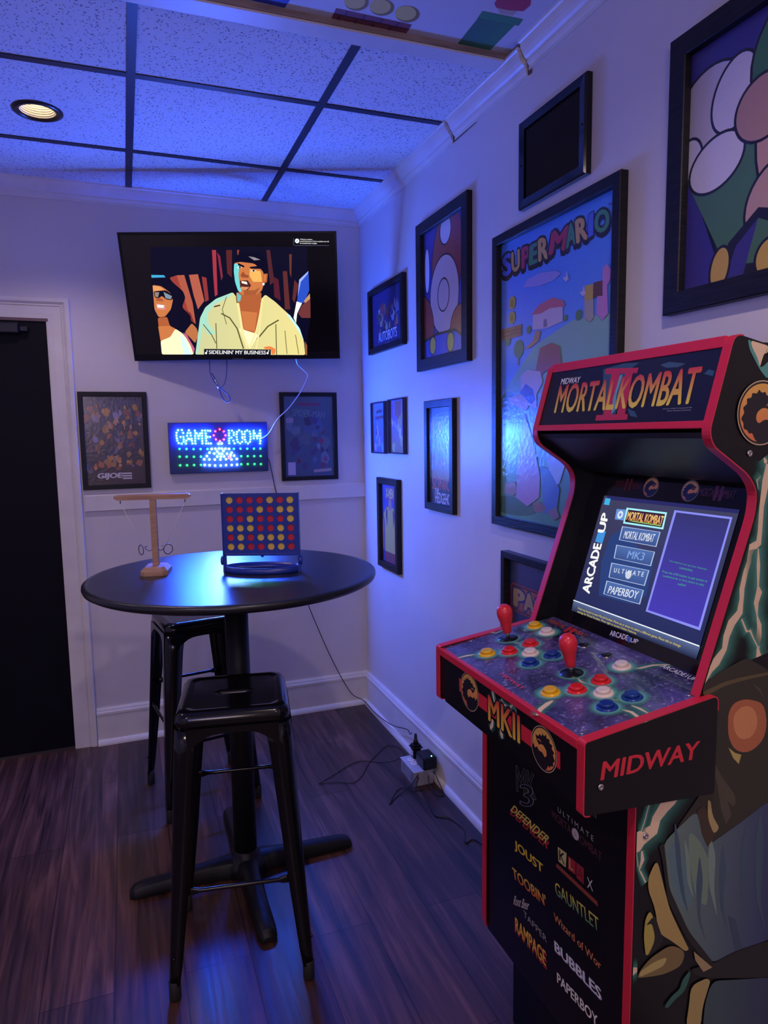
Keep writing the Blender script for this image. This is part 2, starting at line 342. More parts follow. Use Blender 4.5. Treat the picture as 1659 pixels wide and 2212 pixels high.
  ('t','RAMPAGE',(.75,.42,.03),(.8,.5,.05),.02,None,[2.2218,.348],[.1198,.0053],[-.002,.0323]),
  ('n',''),
  ('t','U L T I M A T E',(.5,.48,.5),(.5,.48,.5),-.012,None,[2.377,.7156],[.1115,.001],[-.0011,.01]),
  ('n',''),
  ('t','MORTAL KOMBAT',(.09,.03,.04),(.09,.03,.04),.01,None,[2.3569,.6921],[.1558,-.0002],[-.0012,.0163]),
  ('c',(.45,.4,.4),[2.4341,.7006],.011),
  ('t','S',(.3,.1,.1),(.3,.1,.1),.01,None,[2.4313,.6958],[.0058,.0022],[-.0002,.0063]),
  ('n',''),
  ('p',(.5,.45,.18),[[2.3777,.6418],[2.4073,.6454],[2.405,.6143],[2.3806,.6125]]),
  ('t','K',(.006,.006,.01),(.006,.006,.01),.02,None,[2.3841,.6174],[.0186,.0003],[-.0014,.0217]),
  ('p',(.3,.02,.03),[[2.4126,.6431],[2.4363,.6457],[2.437,.619],[2.4124,.6153]]),
  ('t','L',(.5,.4,.1),(.5,.4,.1),.0,None,[2.4166,.6207],[.0127,.0011],[-.0005,.0203]),
  ('p',(.3,.02,.03),[[2.4388,.6462],[2.4621,.6477],[2.4622,.6156],[2.4396,.6152]]),
  ('t','A',(.12,.01,.01),(.12,.01,.01),.0,None,[2.4412,.6184],[.0189,-.0001],[.0002,.0245]),
  ('t','X',(.6,.6,.55),(.6,.6,.55),.0,None,[2.4729,.6173],[.0173,.002],[-.0017,.0201]),
  ('p',(.25,.05,.03),[[2.3753,.605],[2.5032,.6083],[2.5053,.5993],[2.3727,.5963]]),
  ('n',''),
  ('t','GAUNTLET',(.05,.25,.15),(.7,.6,.08),.01,None,[2.3731,.5364],[.1367,.015],[-.0043,.026]),
  ('n',''),
  ('t','Wizard of Wor',(.6,.2,.08),(.6,.2,.08),.02,None,[2.3687,.4771],[.1486,.0043],[-.0017,.0162]),
  ('n',''),
  ('t','BUBBLES',(.3,.3,.5),(.3,.3,.5),.05,None,[2.3748,.412],[.1458,.0101],[-.0033,.0219]),
  ('t','BUBBLES',(.75,.75,.7),(.75,.75,.7),.02,None,[2.3729,.4129],[.1454,.01],[-.0023,.0203]),
  ('n',''),
  ('t','PAPERBOY',(.8,.75,.65),(.8,.75,.65),.03,None,[2.3826,.3499],[.128,.0112],[-.0014,.021]),
 ],
 'fascia': [
  ('p',(.62,.02,.04),[[2.1695,.9379],[2.5434,.9339],[2.5441,.904],[2.1713,.9093]]),
  ('p',(.1,.2,.2),[[2.3076,.962],[2.321,.9632],[2.3309,.9498],[2.3502,.9551],[2.3751,.9544],[2.3932,.9628],[2.4066,.9549],[2.4052,.9463],[2.3629,.9382],[2.3244,.9388]]),
  ('b',.008,[[2.3143,.9643,.0018],[2.3194,.9507,.0035],[2.3244,.9405,.0017]]),
  ('b',.008,[[2.3501,.9568,.0014],[2.3597,.9486,.0023],[2.3751,.9511,.001]]),
  ('b',.008,[[2.3932,.9612,.0013],[2.3812,.9502,.0026],[2.3691,.9422,.001]]),
  ('b',.01,[[2.3179,.902,.0035],[2.3146,.8903,.0055],[2.3079,.8788,.0022]]),
  ('b',.01,[[2.3505,.898,.0043],[2.3522,.8852,.0052],[2.3554,.8781,.0014]]),
  ('t','MKII',(.8,.5,.05),(.62,.03,.03),.03,((.006,.006,.01),.05),[2.3018,.8956],[.1162,.0007],[-.0016,.0508]),
  ('d',[2.2195,.9245],.0408,1),
  ('d',[2.4962,.9197],.0397,-1),
 ],
 'deck': [
  ('b',.014,[[2.1553,.0019,.0016],[2.16,.0284,.004],[2.1698,.0524,.0016]]),
  ('b',.014,[[2.1231,.1976,.002],[2.0925,.2355,.005],[2.083,.2653,.005],[2.0752,.2896,.005],[2.0768,.3151,.002]]),
  ('b',.014,[[2.4839,-.0046,.002],[2.4678,.0147,.005],[2.4593,.0344,.005],[2.4542,.0486,.002]]),
  ('b',.014,[[2.4355,.233,.0012000000000000001],[2.4485,.2498,.003],[2.4542,.2768,.003],[2.4792,.3102,.0012000000000000001]]),
  ('b',.014,[[2.5499,.1153,.0012000000000000001],[2.5727,.1243,.003],[2.5926,.1212,.003],[2.6134,.1202,.0012000000000000001]]),
  ('b',.014,[[2.5543,.1399,.001],[2.5721,.1424,.0025],[2.5928,.1418,.001]]),
  ('b',.014,[[2.1975,.1249,.0008],[2.2285,.131,.002],[2.2384,.1415,.002],[2.2679,.1598,.0008]]),
  ('b',.014,[[2.1562,.1371,.0008],[2.1831,.151,.002],[2.2028,.1645,.0008]]),
  ('b',.014,[[2.3936,.1401,.0008],[2.4256,.1319,.002],[2.4489,.137,.002],[2.4696,.1398,.0008]]),
  ('b',.014,[[2.4963,.1298,.001],[2.5224,.1307,.0025],[2.5366,.1478,.001]]),
  ('b',.014,[[2.4455,.1548,.0008],[2.4683,.1596,.002],[2.4971,.1513,.0008]]),
  ('b',.014,[[2.0651,.1322,.0012000000000000001],[2.089,.1412,.003],[2.0844,.1666,.0012000000000000001]]),
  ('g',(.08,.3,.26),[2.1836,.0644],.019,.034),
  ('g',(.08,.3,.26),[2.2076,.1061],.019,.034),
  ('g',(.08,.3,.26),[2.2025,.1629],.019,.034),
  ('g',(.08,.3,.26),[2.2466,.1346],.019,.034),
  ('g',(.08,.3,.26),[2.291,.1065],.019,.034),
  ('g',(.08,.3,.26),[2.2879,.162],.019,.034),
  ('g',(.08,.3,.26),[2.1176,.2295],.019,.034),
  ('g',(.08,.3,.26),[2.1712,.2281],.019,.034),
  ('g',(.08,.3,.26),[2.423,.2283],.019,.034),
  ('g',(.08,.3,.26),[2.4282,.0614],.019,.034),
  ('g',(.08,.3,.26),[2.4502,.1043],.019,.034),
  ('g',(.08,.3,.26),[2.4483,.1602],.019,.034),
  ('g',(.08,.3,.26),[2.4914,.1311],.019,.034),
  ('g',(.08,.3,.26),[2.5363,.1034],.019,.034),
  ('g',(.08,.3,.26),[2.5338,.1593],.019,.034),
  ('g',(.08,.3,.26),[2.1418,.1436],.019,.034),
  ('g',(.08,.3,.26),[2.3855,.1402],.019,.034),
  ('t','MORTAL  KOMBAT',(.5,.12,.05),(.5,.03,.03),.02,None,[2.1128,.2676],[.1378,.0012],[-.0035,.0151]),
  ('t','II',(.5,.02,.03),(.5,.02,.03),.03,None,[2.1913,.2583],[.0225,-.0003],[-.0118,.0291]),
  ('t','MIDWAY',(.62,.05,.12),(.62,.05,.12),.03,None,[2.2941,.031],[.0872,-.0034],[.002,.0093]),
  ('t','ARCADE1UP',(.7,.7,.72),(.7,.7,.72),.03,None,[2.4705,.2789],[.0825,-.0001],[-.0027,.0129]),
 ],
 'marq': [
  ('p',(.03,.08,.12),[[2.2765,.1233],[2.3386,.1297],[2.3825,.1267],[2.3613,.1153],[2.3512,.025],[2.319,.0136]]),
  ('p',(.04,.09,.14),[[2.4421,.1162],[2.4635,.1196],[2.5054,.1125],[2.4895,.1073],[2.4598,.1088]]),
  ('p',(.03,.08,.14),[[2.5534,.0892],[2.5608,.0964],[2.5747,.0925],[2.5744,.0835]]),
  ('p',(.03,.08,.13),[[2.382,.0359],[2.4055,.0291],[2.418,.017],[2.3961,.0206]]),
  ('p',(.5,.02,.05),[[2.2858,.124],[2.385,.1163],[2.3839,.1057],[2.2866,.1122]]),
  ('p',(.5,.02,.05),[[2.2931,.0253],[2.3884,.0244],[2.3903,.0134],[2.2942,.0138]]),
  ('p',(.5,.02,.05),[[2.308,.1125],[2.333,.1112],[2.3427,.0237],[2.3151,.0236]]),
  ('p',(.5,.02,.05),[[2.3499,.1109],[2.372,.1095],[2.3802,.0235],[2.3564,.023]]),
  ('p',(.15,.35,.4),[[2.3352,.1055],[2.3429,.1063],[2.3405,.0652],[2.3477,.0343],[2.3398,.0254],[2.3325,.0564]]),
  ('t','MORTAL',(.75,.6,.06),(.55,.02,.03),.03,None,[2.1406,.0352],[.1984,.0006],[-.004,.0637]),
  ('t','KOMBAT',(.75,.6,.06),(.55,.02,.03),.03,None,[2.3469,.0364],[.2,.0018],[-.0011,.0645]),
  ('t','MIDWAY',(.8,.8,.8),(.8,.8,.8),.02,None,[2.1374,.1009],[.0688,-.001],[-.0001,.014]),
  ('t',"'MORTAL KOMBAT II' Copyright © 1993",(.35,.35,.4),(.35,.35,.4),.0,None,[2.4779,.0293],[.0686,-.0001],[-.0003,.0027]),
  ('t','Midway Manufacturing Company',(.35,.35,.4),(.35,.35,.4),.0,None,[2.4903,.0252],[.056,-.0002],[-.0002,.0028]),
 ],
 'screen': [
  ('p',('v',(.012,.02,.1),(.05,.05,.11)),[[-.1894,.2793],[.1893,.2833],[.1885,-.0012],[-.189,.001]]),
  ('p',(.02,.05,.19),[[-.1034,.2065],[-.0254,.1744],[.0203,.1542],[.0254,.0843],[-.0024,.0587],[-.1127,.0537],[-.1354,.127],[-.1303,.188]]),
  ('p',('v',(.01,.015,.05),(.1,.14,.3)),[[-.191,.0239],[.1895,.023],[.1885,-.0012],[-.1886,.0002]]),
  ('p',(.02,.02,.12),[[-.1783,.2802],[.1893,.2833],[.1889,.276],[-.1767,.2711]]),
  ('t','ARCADE',(.95,.95,.95),(.95,.95,.95),.05,None,[-.1444,.0512],[-.006,.1158],[-.0266,-.0018]),
  ('t','1',(.05,.3,.75),(.05,.3,.75),.015,None,[-.1492,.1717],[.0006,.0228],[-.0261,.0008]),
  ('t','UP',(.95,.95,.95),(.95,.95,.95),.05,None,[-.1529,.194],[-.0029,.0438],[-.0229,.0]),
  ('p',(.05,.45,.8),[[-.1824,.2737],[-.1642,.2737],[-.1635,.2581],[-.1817,.2583]]),
  ('p',(.15,.3,.7),[[-.1344,.2522],[-.1038,.2537],[-.102,.2288],[-.131,.2284]]),
  ('c',(.7,.8,.9),[-.1174,.2404],.009),
  ('c',(.15,.3,.7),[-.1174,.2404],.004),
  ('p',(.4,.9,.95),[[-.1036,.2582],[.018,.26],[.0208,.224],[-.1006,.2222]]),
  ('p',(.04,.01,.02),[[-.097,.2544],[.0141,.256],[.0155,.2274],[-.0964,.2262]]),
  ('t','MORTAL KOMBAT',(.9,.4,.1),(.9,.6,.2),.04,None,[-.0936,.2318],[.1075,.0009],[-.0005,.0185]),
  ('p',(.3,.6,.1),[[-.0884,.2313],[.0123,.2319],[.0114,.2296],[-.0713,.2295]]),
  ('p',(.5,.6,.85),[[-.1008,.2157],[.0159,.2178],[.0162,.1858],[-.0985,.1844]]),
  ('p',('v',(.04,.08,.25),(.08,.16,.42)),[[-.0978,.2144],[.0136,.2169],[.0135,.187],[-.0958,.1854]]),
  ('t','MORTAL KOMBAT',(.75,.8,.9),(.75,.8,.9),.02,None,[-.0872,.1898],[.0904,.0044],[.0012,.0174]),
  ('p',(.5,.6,.85),[[-.1021,.1727],[.0165,.1754],[.0166,.1448],[-.098,.1424]]),
  ('p',('v',(.04,.08,.25),(.08,.16,.42)),[[-.099,.1715],[.0141,.1746],[.0139,.1459],[-.0954,.1433]]),
  ('t','MK3',(.2,.35,.7),(.2,.35,.7),.02,None,[-.0585,.1491],[.0491,.0031],[.0007,.0171]),
  ('p',(.5,.6,.85),[[-.1012,.1315],[.0157,.1356],[.0154,.1021],[-.0967,.0984]]),
  ('p',('v',(.04,.08,.25),(.08,.16,.42)),[[-.0981,.1302],[.0134,.1346],[.0128,.1033],[-.0942,.0995]]),
  ('c',(.6,.65,.75),[-.0392,.1154],.009),
  ('t','U L T I M A T E',(.75,.8,.9),(.75,.8,.9),.02,None,[-.0858,.1123],[.0897,.0072],[-.0002,.0101]),
  ('p',(.5,.6,.85),[[-.0999,.0904],[.0163,.0932],[.0171,.0627],[-.0978,.0599]]),
  ('p',('v',(.04,.08,.25),(.08,.16,.42)),[[-.0968,.0892],[.0139,.0924],[.0144,.0639],[-.0951,.0608]]),
  ('t','PAPERBOY',(.75,.8,.9),(.75,.8,.9),.02,None,[-.086,.0643],[.0898,.0071],[.0013,.0171]),
  ('p',(.25,.27,.9),[[.0368,.2666],[.1798,.2677],[.1803,.0513],[.0376,.0532]]),
  ('p',('v',(.06,.04,.45),(.035,.035,.16)),[[.0434,.2627],[.1754,.2635],[.1748,.0564],[.0427,.0571]]),
  ('t','You need to set up your Internet',(.05,.42,.2),(.05,.42,.2),.0,None,[.0612,.1613],[.0954,-.0002],[-.0002,.0043]),
  ('t','connection.',(.05,.42,.2),(.05,.42,.2),.0,None,[.0915,.1531],[.0342,.0004],[-.0003,.0046]),
  ('t','Press the LIVE button to get access to',(.05,.42,.2),(.05,.42,.2),.0,None,[.0517,.1364],[.1142,.0024],[-.0004,.0058]),
  ('t','Leaderboards or find others to play',(.05,.42,.2),(.05,.42,.2),.0,None,[.0563,.129],[.1048,.0019],[-.0003,.0053]),
  ('t','online!',(.05,.42,.2),(.05,.42,.2),.0,None,[.0993,.1213],[.02,.0011],[-.0006,.0051]),
  ('l',(.9,.95,1),.0022,[[-.1904,.0247],[.1886,.0239]]),
  ('t','Press any button to start Mortal Kombat. Move up or down to select a different game. Move left to change',(.75,.6,.1),(.75,.6,.1),.0,None,[-.1655,.0073],[.3132,.0009],[-.0004,.0064]),
  ('t','settings for Mortal Kombat. Move right to access Online Features.',(.75,.6,.1),(.75,.6,.1),.0,None,[-.165,-.0002],[.1965,.0012],[-.0007,.006]),
 ],
 'bezel': [
  ('t','ARCADE',(.6,.6,.62),(.6,.6,.62),.04,None,[-.0458,-.0199],[.0544,.0035],[-.0013,.0111]),
  ('t','1',(.03,.1,.4),(.03,.1,.4),.01,None,[.0107,-.0186],[.0067,-.0002],[-.0034,.012]),
  ('t','UP',(.6,.6,.62),(.6,.6,.62),.04,None,[.0173,-.0167],[.0212,.0021],[-.0005,.0087]),
 ],
 'tv': [
  ('p',(.002,.002,.012),[[-.3371,.2156],[.3431,.2114],[.3211,-.2568],[-.3445,-.2465],[-.3479,.1154]]),
  ('p',(.3,.04,.03),[[-.2704,.0873],[-.2319,.099],[-.2092,.0944],[-.1868,-.0851],[-.218,-.0663],[-.2508,.0568]]),
  ('p',(.4,.09,.05),[[-.2368,.0969],[-.204,.0988],[-.1798,-.0207],[-.1756,-.1132],[-.1963,-.085]]),
  ('p',(.2,.02,.02),[[-.2253,-.0478],[-.1938,-.0619],[-.1803,-.1131],[-.2143,-.0756]]),
  ('p',(.42,.1,.06),[[-.1832,.0987],[-.1434,.1015],[-.1271,-.012],[-.1592,-.0484],[-.1717,.0111]]),
  ('p',(.25,.03,.03),[[-.1281,.0916],[-.1077,.0861],[-.1068,-.0077],[-.1228,-.0166]]),
  ('p',(.35,.03,.05),[[-.0722,.201],[-.0547,.2008],[-.0656,.0147],[-.0782,.0057],[-.0769,.0912]]),
  ('p',(.2,.02,.04),[[-.051,.1921],[-.0388,.1747],[-.035,.0909],[-.0436,.0731]]),
  ('p',(.09,.015,.015),[[-.011,.2006],[.0143,.2004],[.0043,.0861],[-.0151,.1041]]),
  ('p',(.1,.02,.02),[[.2306,.1111],[.2493,.111],[.2542,-.0523],[.2303,-.052]]),
  ('p',(.07,.015,.02),[[.1642,.1995],[.1804,.1994],[.1903,.0668],[.1706,.0534]]),
  ('p',(.12,.03,.02),[[.2627,.1814],[.2743,.1813],[.2665,.0841],[.2605,.102]]),
  ('p',(.08,.01,.02),[[.187,.0892],[.2096,.0756],[.2135,-.0151],[.1862,.0035]]),
  ('p',(.3,.05,.03),[[.0373,.2003],[.0456,.2002],[.0401,.1785],[.0368,.1829]]),
  ('p',(.1,.02,.02),[[.2802,.075],[.2978,.0524],[.2748,-.0248],[.2663,-.0064]]),
  ('p',(.001,.001,.01),[[-.3476,.0999],[-.2915,.1039],[-.2502,.0613],[-.2165,.0296],[-.2093,.0023],[-.229,-.0386],[-.1953,-.0758],[-.1957,-.1317],[-.2319,-.1478],[-.2729,-.1309],[-.3087,-.1118],[-.303,-.0655],[-.3644,-.0649]]),
  ('p',(.05,.35,.6),[[-.3476,.0999],[-.2931,.0986],[-.2864,.0892],[-.3478,.0879]]),
  ('p',(.55,.17,.05),[[-.3475,.0576],[-.3118,.0528],[-.2925,.0392],[-.2714,.021],[-.2653,-.0063],[-.2796,-.0473],[-.3093,-.0784],[-.3381,-.0813],[-.3526,-.0466]]),
  ('p',(.7,.3,.1),[[-.3478,.0554],[-.3168,.0506],[-.2998,.037],[-.3473,.0307]]),
  ('p',(.001,.001,.01),[[-.3464,.0307],[-.2908,.0347],[-.2617,.0119],[-.2702,-.0085],[-.2978,-.0037],[-.3122,.0123],[-.3254,.0011],[-.3452,.0035]]),
  ('p',(.25,.2,.18),[[-.3422,.027],[-.3221,.0268],[-.3295,.0057],[-.3427,.008]]),
  ('p',(.2,.25,.3),[[-.3033,.028],[-.2681,.0097],[-.2744,-.0039],[-.2973,.0008]]),
  ('p',(.35,.08,.03),[[-.3344,.0034],[-.3139,-.0013],[-.306,-.0127],[-.3408,-.0101]]),
  ('p',(.6,.25,.2),[[-.3423,-.0215],[-.3009,-.0287],[-.3058,-.0493],[-.3408,-.0467]]),
  ('p',(.9,.85,.8),[[-.3382,-.0261],[-.3081,-.0296],[-.3117,-.0401],[-.3383,-.0385]]),
  ('p',(.4,.1,.03),[[-.3431,-.0836],[-.3,-.0794],[-.2929,-.119],[-.2661,-.1333],[-.2917,-.1684],[-.343,-.1877],[-.3431,-.1208]]),
  ('p',(.55,.17,.05),[[-.3455,-.1208],[-.2953,-.119],[-.2675,-.1333],[-.2914,-.166],[-.3428,-.1868]]),
  ('p',(.9,.85,.5),[[-.3427,-.1858],[-.2965,-.1683],[-.2692,-.1319],[-.2375,-.1548],[-.2111,-.1977],[-.1997,-.2482],[-.3445,-.2465]]),
  ('p',(.6,.9,.9),[[-.2524,-.1593],[-.2324,-.1737],[-.2094,-.2481],[-.2432,-.2477]]),
  ('p',(.45,.15,.05),[[-.2295,-.1478],[-.1932,-.1083],[-.1728,-.1319],[-.1686,-.1602],[-.187,-.198],[-.2061,-.174]]),
  ('p',(.5,.1,.2),[[-.2369,-.1501],[-.2231,-.1549],[-.192,-.2219],[-.1997,-.2482],[-.2097,-.2073]]),
  ('p',('x',(.55,.55,.28),(.75,.65,.25)),[[-.1924,-.2483],[-.171,-.1602],[-.1536,-.0854],[-.1251,-.0395],[-.0743,-.0034],[.0036,.0241],[.0243,-.0088],[.1237,-.0097],[.1466,.0129],[.1894,-.0194],[.2481,-.0754],[.2929,-.1367],[.3092,-.1987],[.3122,-.2567]]),
  ('p',(.35,.65,.5),[[-.171,-.1602],[-.1536,-.0854],[-.1251,-.0395],[-.0743,-.0034],[.0036,.0241],[-.0024,.0096],[-.0864,-.0307],[-.1185,-.0672],[-.1184,-.1137],[-.089,-.1564],[-.1279,-.1607],[-.1422,-.1135],[-.1803,-.2484],[-.1915,-.2483]]),
  ('p',(.5,.85,.85),[[.2482,-.0731],[.2929,-.1367],[.3094,-.1939],[.2963,-.1652],[.2652,-.1129],[.234,-.0706]]),
  ('p',(.4,.1,.03),[[.0176,.0231],[.1307,.0221],[.1251,-.0234],[.1085,-.088],[.089,-.1559],[.0373,-.1397],[.0279,-.0686],[.0184,-.0225]]),
  ('p',(.55,.17,.05),[[.0345,-.0571],[.1054,-.0647],[.0871,-.1488],[.04,-.1365]]),
  ('p',(.15,.45,.45),[[.0199,.0231],[.04,.0093],[.0334,-.0135],[.0212,-.0179]]),
  ('p',(.9,.8,.5),[[.0164,-.1315],[.0397,-.1398],[.0889,-.1568],[.1029,-.1631],[.0594,-.2271],[.0376,-.1957]]),
  ('p',(.55,.17,.05),[[.0198,.1471],[.0471,.1513],[.1068,.1439],[.1441,.1118],[.1453,.0626],[.1321,.0289],[.1014,.0097],[.0495,.0101],[.0274,.0275],[.0167,.0681],[.015,.1127]]),
  ('p',(.8,.42,.1),[[.0865,.1211],[.1324,.1119],[.1363,.0672],[.0964,.0675],[.0821,.0944]]),
  ('p',(.15,.6,.6),[[.0198,.1471],[.0423,.139],[.034,.0948],[.0372,.0545],[.0435,.0229],[.0274,.0275],[.0167,.0681],[.015,.1127]]),
  ('p',(.4,.1,.03),[[.1433,.1007],[.1635,.1018],[.1583,.067],[.1402,.0559]]),
  ('p',(.55,.17,.05),[[.1463,.0962],[.1571,.0974],[.1521,.0716],[.1433,.0671]]),
  ('c',(.9,.95,1),[.1417,.0573],.005),
  ('p',(.001,.001,.01),[[.0237,.1488],[.0295,.1742],[.0641,.1892],[.1337,.1931],[.1592,.1602],[.1667,.1205],[.1597,.1005],[.1438,.1073],[.1249,.1362],[.0842,.1511],[.0474,.1557]]),
  ('p',(.25,.22,.25),[[.0836,.1738],[.1088,.1702],[.1359,.1595],[.1078,.157]]),
  ('p',(.001,.001,.01),[[.0365,.147],[.062,.1354],[.0628,.1274],[.0365,.1364]]),
  ('p',(.001,.001,.01),[[.0848,.1299],[.1247,.134],[.1341,.1216],[.0913,.1228]]),
  ('p',(.7,.7,.6),[[.0314,.1312],[.0519,.131],[.0495,.1249],[.0318,.1241]]),
  ('p',(.6,.5,.4),[[.0933,.1183],[.115,.1164],[.108,.1094],[.0927,.1113]]),
  ('c',(.001,.001,.01),[.0433,.1284],.004),
  ('c',(.001,.001,.01),[.1023,.1143],.004),
  ('p',(.28,.07,.02),[[.0435,.097],[.058,.1146],[.0614,.0991],[.0821,.0944],[.0766,.0847],[.0464,.0867]]),
  ('p',(.08,.015,.01),[[.0382,.0725],[.0735,.0744],[.0867,.0519],[.0676,.0295],[.0372,.0433]]),
  ('p',(.9,.85,.75),[[.0451,.0711],[.0683,.0677],[.0711,.056],[.0463,.0625]]),
  ('p',(.65,.25,.12),[[.0404,.0477],[.0782,.0452],[.0631,.0327],[.0415,.0383]]),
  ('p',(.35,.09,.03),[[.0514,.0328],[.0984,.0315],[.1276,.0448],[.1015,.0106],[.0519,.0101]]),
  ('l',(.09,.08,.02),.006,[[-.0567,-.0669],[-.0204,-.0867],[.009,-.1338],[.0305,-.2244]]),
  ('l',(.09,.08,.02),.006,[[.1997,-.0982],[.1489,-.1258],[.0967,-.1821]]),
  ('l',(.09,.08,.02),.004,[[-.0845,-.1094],[-.0916,-.223]]),
  ('l',(.09,.08,.02),.004,[[.1856,-.1168],[.1802,-.2551]]),
  ('l',(.09,.08,.02),.004,[[-.1422,-.1135],[-.1087,-.1609],[-.0931,-.199]]),
  ('l',(.09,.08,.02),.003,[[-.0264,.0053],[-.0503,-.0494],[-.0372,-.1146]]),
  ('l',(.09,.08,.02),.003,[[.2248,-.1455],[.2284,-.2508]]),
  ('l',(.09,.08,.02),.003,[[.2721,-.1649],[.2821,-.2514]]),
  ('l',(.09,.08,.02),.003,[[.0164,.0095],[.0177,-.0316]]),
  ('l',(.1,.03,.02),.006,[[-.0862,-.0376],[-.0581,-.031]]),
  ('l',(.8,.7,.3),.006,[[.0184,-.0225],[.0242,-.0779],[.029,-.1529],[.0474,-.2246]]),
  ('l',(.8,.7,.3),.006,[[.0241,-.0225],[.0297,-.0872],[.0355,-.1624],[.0553,-.2175]]),
  ('l',(.8,.7,.3),.006,[[.1346,-.0029],[.1194,-.0695],[.0947,-.1441],[.0601,-.2175]]),
  ('l',(.8,.7,.3),.006,[[.1265,-.0235],[.119,-.0881],[.1054,-.1632],[.0887,-.2251]]),
  ('p',(.02,.07,.5),[[.3013,.0749],[.344,.1112],[.344,.0294],[.3177,-.0252],[.2869,-.0203]]),
  ('p',(.3,.4,.9),[[.3013,.0749],[.344,.1112],[.3402,.0992],[.3079,.0658],[.2914,.0025]]),
  ('p',(.8,.85,.85),[[.2847,-.018],[.3091,-.0251],[.2843,-.0711],[.2772,-.113],[.2674,-.0895]]),
  ('p',(.14,.03,.03),[[.3077,-.0343],[.3471,-.0071],[.3443,-.0903],[.3049,-.0899],[.289,-.0711]]),
  ('p',(.001,.001,.01),[[.2905,-.0898],[.3433,-.0903],[.3238,-.1989],[.3094,-.1939],[.2929,-.1367]]),
  ('p',(.5,.25,.12),[[.3181,-.016],[.3458,.0158],[.3461,-.0071],[.3224,-.0252]]),
  ('p',(.25,.08,.03),[[.3133,-.194],[.3231,-.2133],[.3211,-.2568],[.3132,-.2567]]),
  ('p',(.75,.2,.05),[[.1232,-.2182],[.1527,-.2138],[.1785,-.2285],[.172,-.2526],[.1574,-.2524],[.1566,-.2282],[.1274,-.2279]]),
  ('p',(.004,.004,.008),[[-.1496,-.2233],[.1555,-.2297],[.1537,-.2567],[-.1524,-.2502]]),
  ('t',"SIDELININ' MY BUSINESS",(.8,.8,.8),(.8,.8,.8),.02,None,[-.1292,-.2466],[.2598,-.005],[.0017,.0173]),
  ('c',(.8,.8,.8),[-.1424,-.2426],.005),
  ('l',(.8,.8,.8),.0025,[[-.1395,-.2427],[-.1372,-.2297]]),
  ('l',(.8,.8,.8),.0025,[[-.1372,-.2297],[-.1338,-.2345]]),
  ('c',(.8,.8,.8),[.1393,-.2459],.005),
  ('l',(.8,.8,.8),.0025,[[.1422,-.2459],[.1441,-.2329]]),
  ('l',(.8,.8,.8),.0025,[[.1441,-.2329],[.1476,-.2378]]),
  ('c',(.7,.75,.8),[.3005,.2356],.0095),
  ('l',(.05,.06,.08),.0018,[[.2977,.2325],[.3033,.2386]]),
  ('t','Software Update',(.8,.8,.8),(.8,.8,.8),.02,None,[.3138,.2392],[.0531,-.0016],[.0003,.0055]),
  ('t','macOS Monterey 12.7.6 is available and will',(.8,.8,.8),(.8,.8,.8),.02,None,[.3134,.2306],[.1248,-.002],[.0003,.0061]),
  ('t','be installed later tonight.',(.8,.8,.8),(.8,.8,.8),.02,None,[.313,.2226],[.0736,-.0011],[.0003,.0062]),
  ('l',(.1,.12,.2),.0012,[[.2853,.2461],[.2839,.2203],[.289,.2172],[.4391,.2163]]),
 ],
 'tvbez': [
  ('t','SAMSUNG',(.12,.12,.14),(.12,.12,.14),.03,None,[-.0237,-.2729],[.0526,-.0014],[.0006,.0069]),
 ],
 'super': [
  ('t','S',(.006,.006,.01),(.006,.006,.01),.075,((.006,.006,.01),.05),[1.4544,1.9635],[.0461,-.0009],[-.0005,.0634]),
  ('t','S',(.08,.16,.7),(.08,.16,.7),.065,((.006,.006,.01),.05),[1.4513,1.9718],[.0462,-.0011],[-.0005,.0634]),
  ('t','U',(.006,.006,.01),(.006,.006,.01),.075,((.006,.006,.01),.05),[1.5103,1.9642],[.0431,.0005],[-.004,.059]),
  ('t','U',(.65,.42,.1),(.65,.42,.1),.065,((.006,.006,.01),.05),[1.5073,1.9723],[.0432,.0004],[-.004,.059]),
  ('t','P',(.006,.006,.01),(.006,.006,.01),.075,((.006,.006,.01),.05),[1.5688,1.9633],[.041,.001],[-.0008,.0584]),
  ('t','P',(.5,.03,.08),(.5,.03,.08),.065,((.006,.006,.01),.05),[1.5659,1.9712],[.0411,.0008],[-.0007,.0584]),
  ('t','E',(.006,.006,.01),(.006,.006,.01),.075,((.006,.006,.01),.05),[1.6111,1.964],[.0438,.0007],[.0054,.0553]),
  ('t','E',(.06,.3,.12),(.06,.3,.12),.065,((.006,.006,.01),.05),[1.6083,1.9717],[.0439,.0005],[.0054,.0553]),
  ('t','R',(.006,.006,.01),(.006,.006,.01),.075,((.006,.006,.01),.05),[1.6622,1.9637],[.0446,.0004],[-.0032,.0607]),
  ('t','R',(.65,.42,.1),(.65,.42,.1),.065,((.006,.006,.01),.05),[1.6595,1.9712],[.0447,.0003],[-.0032,.0608]),
  ('t','M',(.006,.006,.01),(.006,.006,.01),.075,((.006,.006,.01),.05),[1.7161,1.9703],[.0744,-.0033],[.0149,.0573]),
  ('t','M',(.5,.03,.08),(.5,.03,.08),.065,((.006,.006,.01),.05),[1.7135,1.9777],[.0746,-.0036],[.0149,.0573]),
  ('t','A',(.006,.006,.01),(.006,.006,.01),.075,((.006,.006,.01),.05),[1.798,1.9682],[.0422,.0024],[-.0033,.0587]),
  ('t','A',(.06,.3,.12),(.06,.3,.12),.065,((.006,.006,.01),.05),[1.7956,1.9753],[.0423,.0023],[-.0033,.0587]),
  ('t','R',(.006,.006,.01),(.006,.006,.01),.075,((.006,.006,.01),.05),[1.8467,1.9696],[.0433,.0021],[-.008,.059]),
